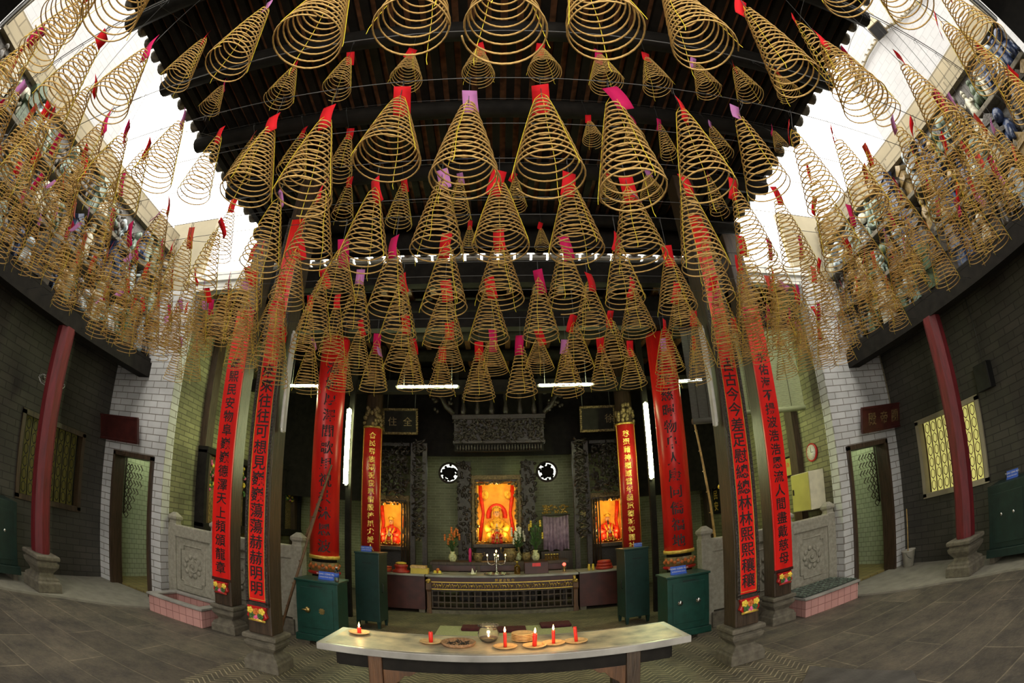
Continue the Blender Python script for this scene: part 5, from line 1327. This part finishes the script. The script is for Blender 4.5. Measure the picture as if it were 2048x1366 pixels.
for z in (-.18, .17): m.lathe([(.06, z), (.06, z+.03)], n=14)
for k in range(8): m.ball((.15*math.cos(k*.785), .15*math.sin(k*.785), 0), (.03, .03, .05), 6)
m.build('gilt_trim', 'gold_paint', t)
MB().tube([(0, 0, .2), (0, 0, 3.2)], .004, 4).build('cord', 'wire', t); MB().tube([(0, 0, -.18), (0, 0, -.36)], [.02, .03], 6).build('tassel', 'robe_red', t)
# bamboo blinds over the right side of the hall
for x0, x1, z0, z1, lab, mt in ((3.72, 5.2, 3.22, 4.69, 'pale green bamboo roller blind lit from behind at right', 'blind_slat_lit'), (2.95, 3.55, 3.15, 4.69, 'dark bamboo roller blind beside the right round pillar', 'blind_dark')):
    t = thing('bamboo_blind', lab, 'blind', ((x0+x1)/2, 6.74, 0)); hw = (x1-x0)/2
    m = MB(); z = z0+.06
    while z < z1: m.box(-hw, hw, -.004, .004, z, z+.019); z += .024
    m.build('slats', mt, t)
    MB().tube([(-hw, 0, z0+.03), (hw, 0, z0+.03)], .05, 10).build('roll', mt, t)
    for x in (-hw*.6, 0, hw*.6): MB().tube([(x, -.01, z0), (x, -.01, z1)], .004, 4).build('cord', 'dark_wood', t)
    MB().box(-hw, hw, -.03, .03, z1, z1+.06).build('head_rail', 'dark_wood', t)

# ------------------------------------------------------------------ side galleries
t = thing('wall_fan', 'grey caged fan mounted high on the left gallery column', 'fan', (-6.55, 4.3, 2.9))
MB().tube([(.3, -.1, -.5), (.15, 0, -.35), (0, 0, -.15)], .03, 8).build('bracket', 'dark_metal', t)
MB().lathe([(.05, -.12), (.08, -.08), (.08, .06), (.03, .1)], n=14, M=T((0, 0, -.05))).build('motor', 'dark_metal', t)
m = MB()
for k in range(16):
    a = k*PI/8
    m.tube([(.03*math.cos(a), .03*math.sin(a), .20), (.2*math.cos(a), .2*math.sin(a), .17), (.26*math.cos(a), .26*math.sin(a), .11), (.2*math.cos(a), .2*math.sin(a), .04), (.04*math.cos(a), .04*math.sin(a), .02)], .004, 4)
for r, z in ((.26, .11), (.2, .17), (.1, .195)): m.tube([(r*math.cos(k*PI/12), r*math.sin(k*PI/12), z) for k in range(25)], .005, 4)
m.build('cage', 'steel', t)
for k in range(3):
    a = k*2*PI/3
    MB().add([(.03*math.cos(a), .03*math.sin(a), .1), (.2*math.cos(a-.3), .2*math.sin(a-.3), .09), (.23*math.cos(a), .23*math.sin(a), .11), (.2*math.cos(a+.4), .2*math.sin(a+.4), .13), (.03*math.cos(a), .03*math.sin(a), .106), (.2*math.cos(a-.3), .2*math.sin(a-.3), .096), (.23*math.cos(a), .23*math.sin(a), .116), (.2*math.cos(a+.4), .2*math.sin(a+.4), .136)], [(0, 1, 2, 3), (7, 6, 5, 4), (0, 4, 5, 1), (1, 5, 6, 2), (2, 6, 7, 3), (3, 7, 4, 0)]).build('blade', 'steel', t)
t = thing('loudspeaker', 'black loudspeaker box fixed high on the right gallery wall', 'loudspeaker', (6.9, 3.78, 2.7))
MB().box(-.1, .1, -.15, .15, -.2, .2).build('box', 'ink', t, .01); MB().box(-.105, -.1, -.13, .13, -.18, .18).build('grille', 'dark_metal', t)
MB().tube([(.06, 0, .2), (.085, 0, .8), (.085, 0, 1.4)], .006, 5).build('cord', 'wire', t)
for s in (-1, 1):
    side = 'left' if s < 0 else 'right'
    t = thing('donation_cabinet', 'dark green cabinet standing in the shade against the %s gallery wall' % side, 'cabinet', (s*6.66, 3.4, .03))
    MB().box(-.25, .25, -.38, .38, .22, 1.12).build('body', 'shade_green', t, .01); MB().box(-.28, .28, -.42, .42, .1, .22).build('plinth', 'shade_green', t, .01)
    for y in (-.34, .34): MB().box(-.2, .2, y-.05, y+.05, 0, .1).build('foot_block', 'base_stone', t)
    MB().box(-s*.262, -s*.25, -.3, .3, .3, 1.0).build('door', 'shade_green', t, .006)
    for y in (-.12, .12): MB().ball((-s*.27, y, .7), (.015, .025, .025), 8).build('lock', 'steel', t)
    donation_sign(s*6.66, 3.4, 1.15, 'small blue sign on the shaded cabinet by the %s gallery wall' % side, 1, PI/2*s*-1)
t = thing('bucket', 'old pale plastic bucket by the right gallery wall', 'bucket', (6.78, 5.92, .03))
MB().lathe([(.10, 0), (.135, .28), (.145, .285), (.145, .30), (.128, .30), (.09, .02)], n=20).build('pail', 'bucket_plastic', t)
MB().tube([(.14*math.cos(a), -.05-.1*math.sin(a)*.6, .27-.13*math.sin(a)) for a in [k*PI/10 for k in range(11)]], .005, 5).build('handle', 'wire', t)
t = thing('broom', 'thin stick standing in the old bucket', 'broom', (6.80, 5.95, .06))
MB().tube([(0, 0, 0), (.05, .04, 1.0)], .01, 6).build('stick', 'bamboo', t); MB().lathe([(.03, 0), (.05, .14), (.015, .2)], n=8).build('head', 'bamboo_old', t)
for k, y in enumerate((6.15,)):
    tag(MB().tube([(6.97, 6.17, 2.6), (6.95, 6.17, 4.1)], .012, 5).build('conduit', 'tan_tile'), 'thin conduit running up the corner of the right gallery', 'pipe')

for s in (-1, 1):
    side = 'left' if s < 0 else 'right'
    t = thing('corridor_lamp', 'small ceiling lamp inside the %s doorway corridor' % side, 'lamp', (s*6.35, 7.4, 2.9))
    MB().box(-.3, .3, -.04, .04, -.05, 0).build('housing', 'white_paint', t); MB().tube([(-.28, 0, -.07), (.28, 0, -.07)], .02, 8).build('tube', 'tube_light_dim', t)
    lamp(t, (0, 0, -.15), 9, (.93, 1, .7), .05)
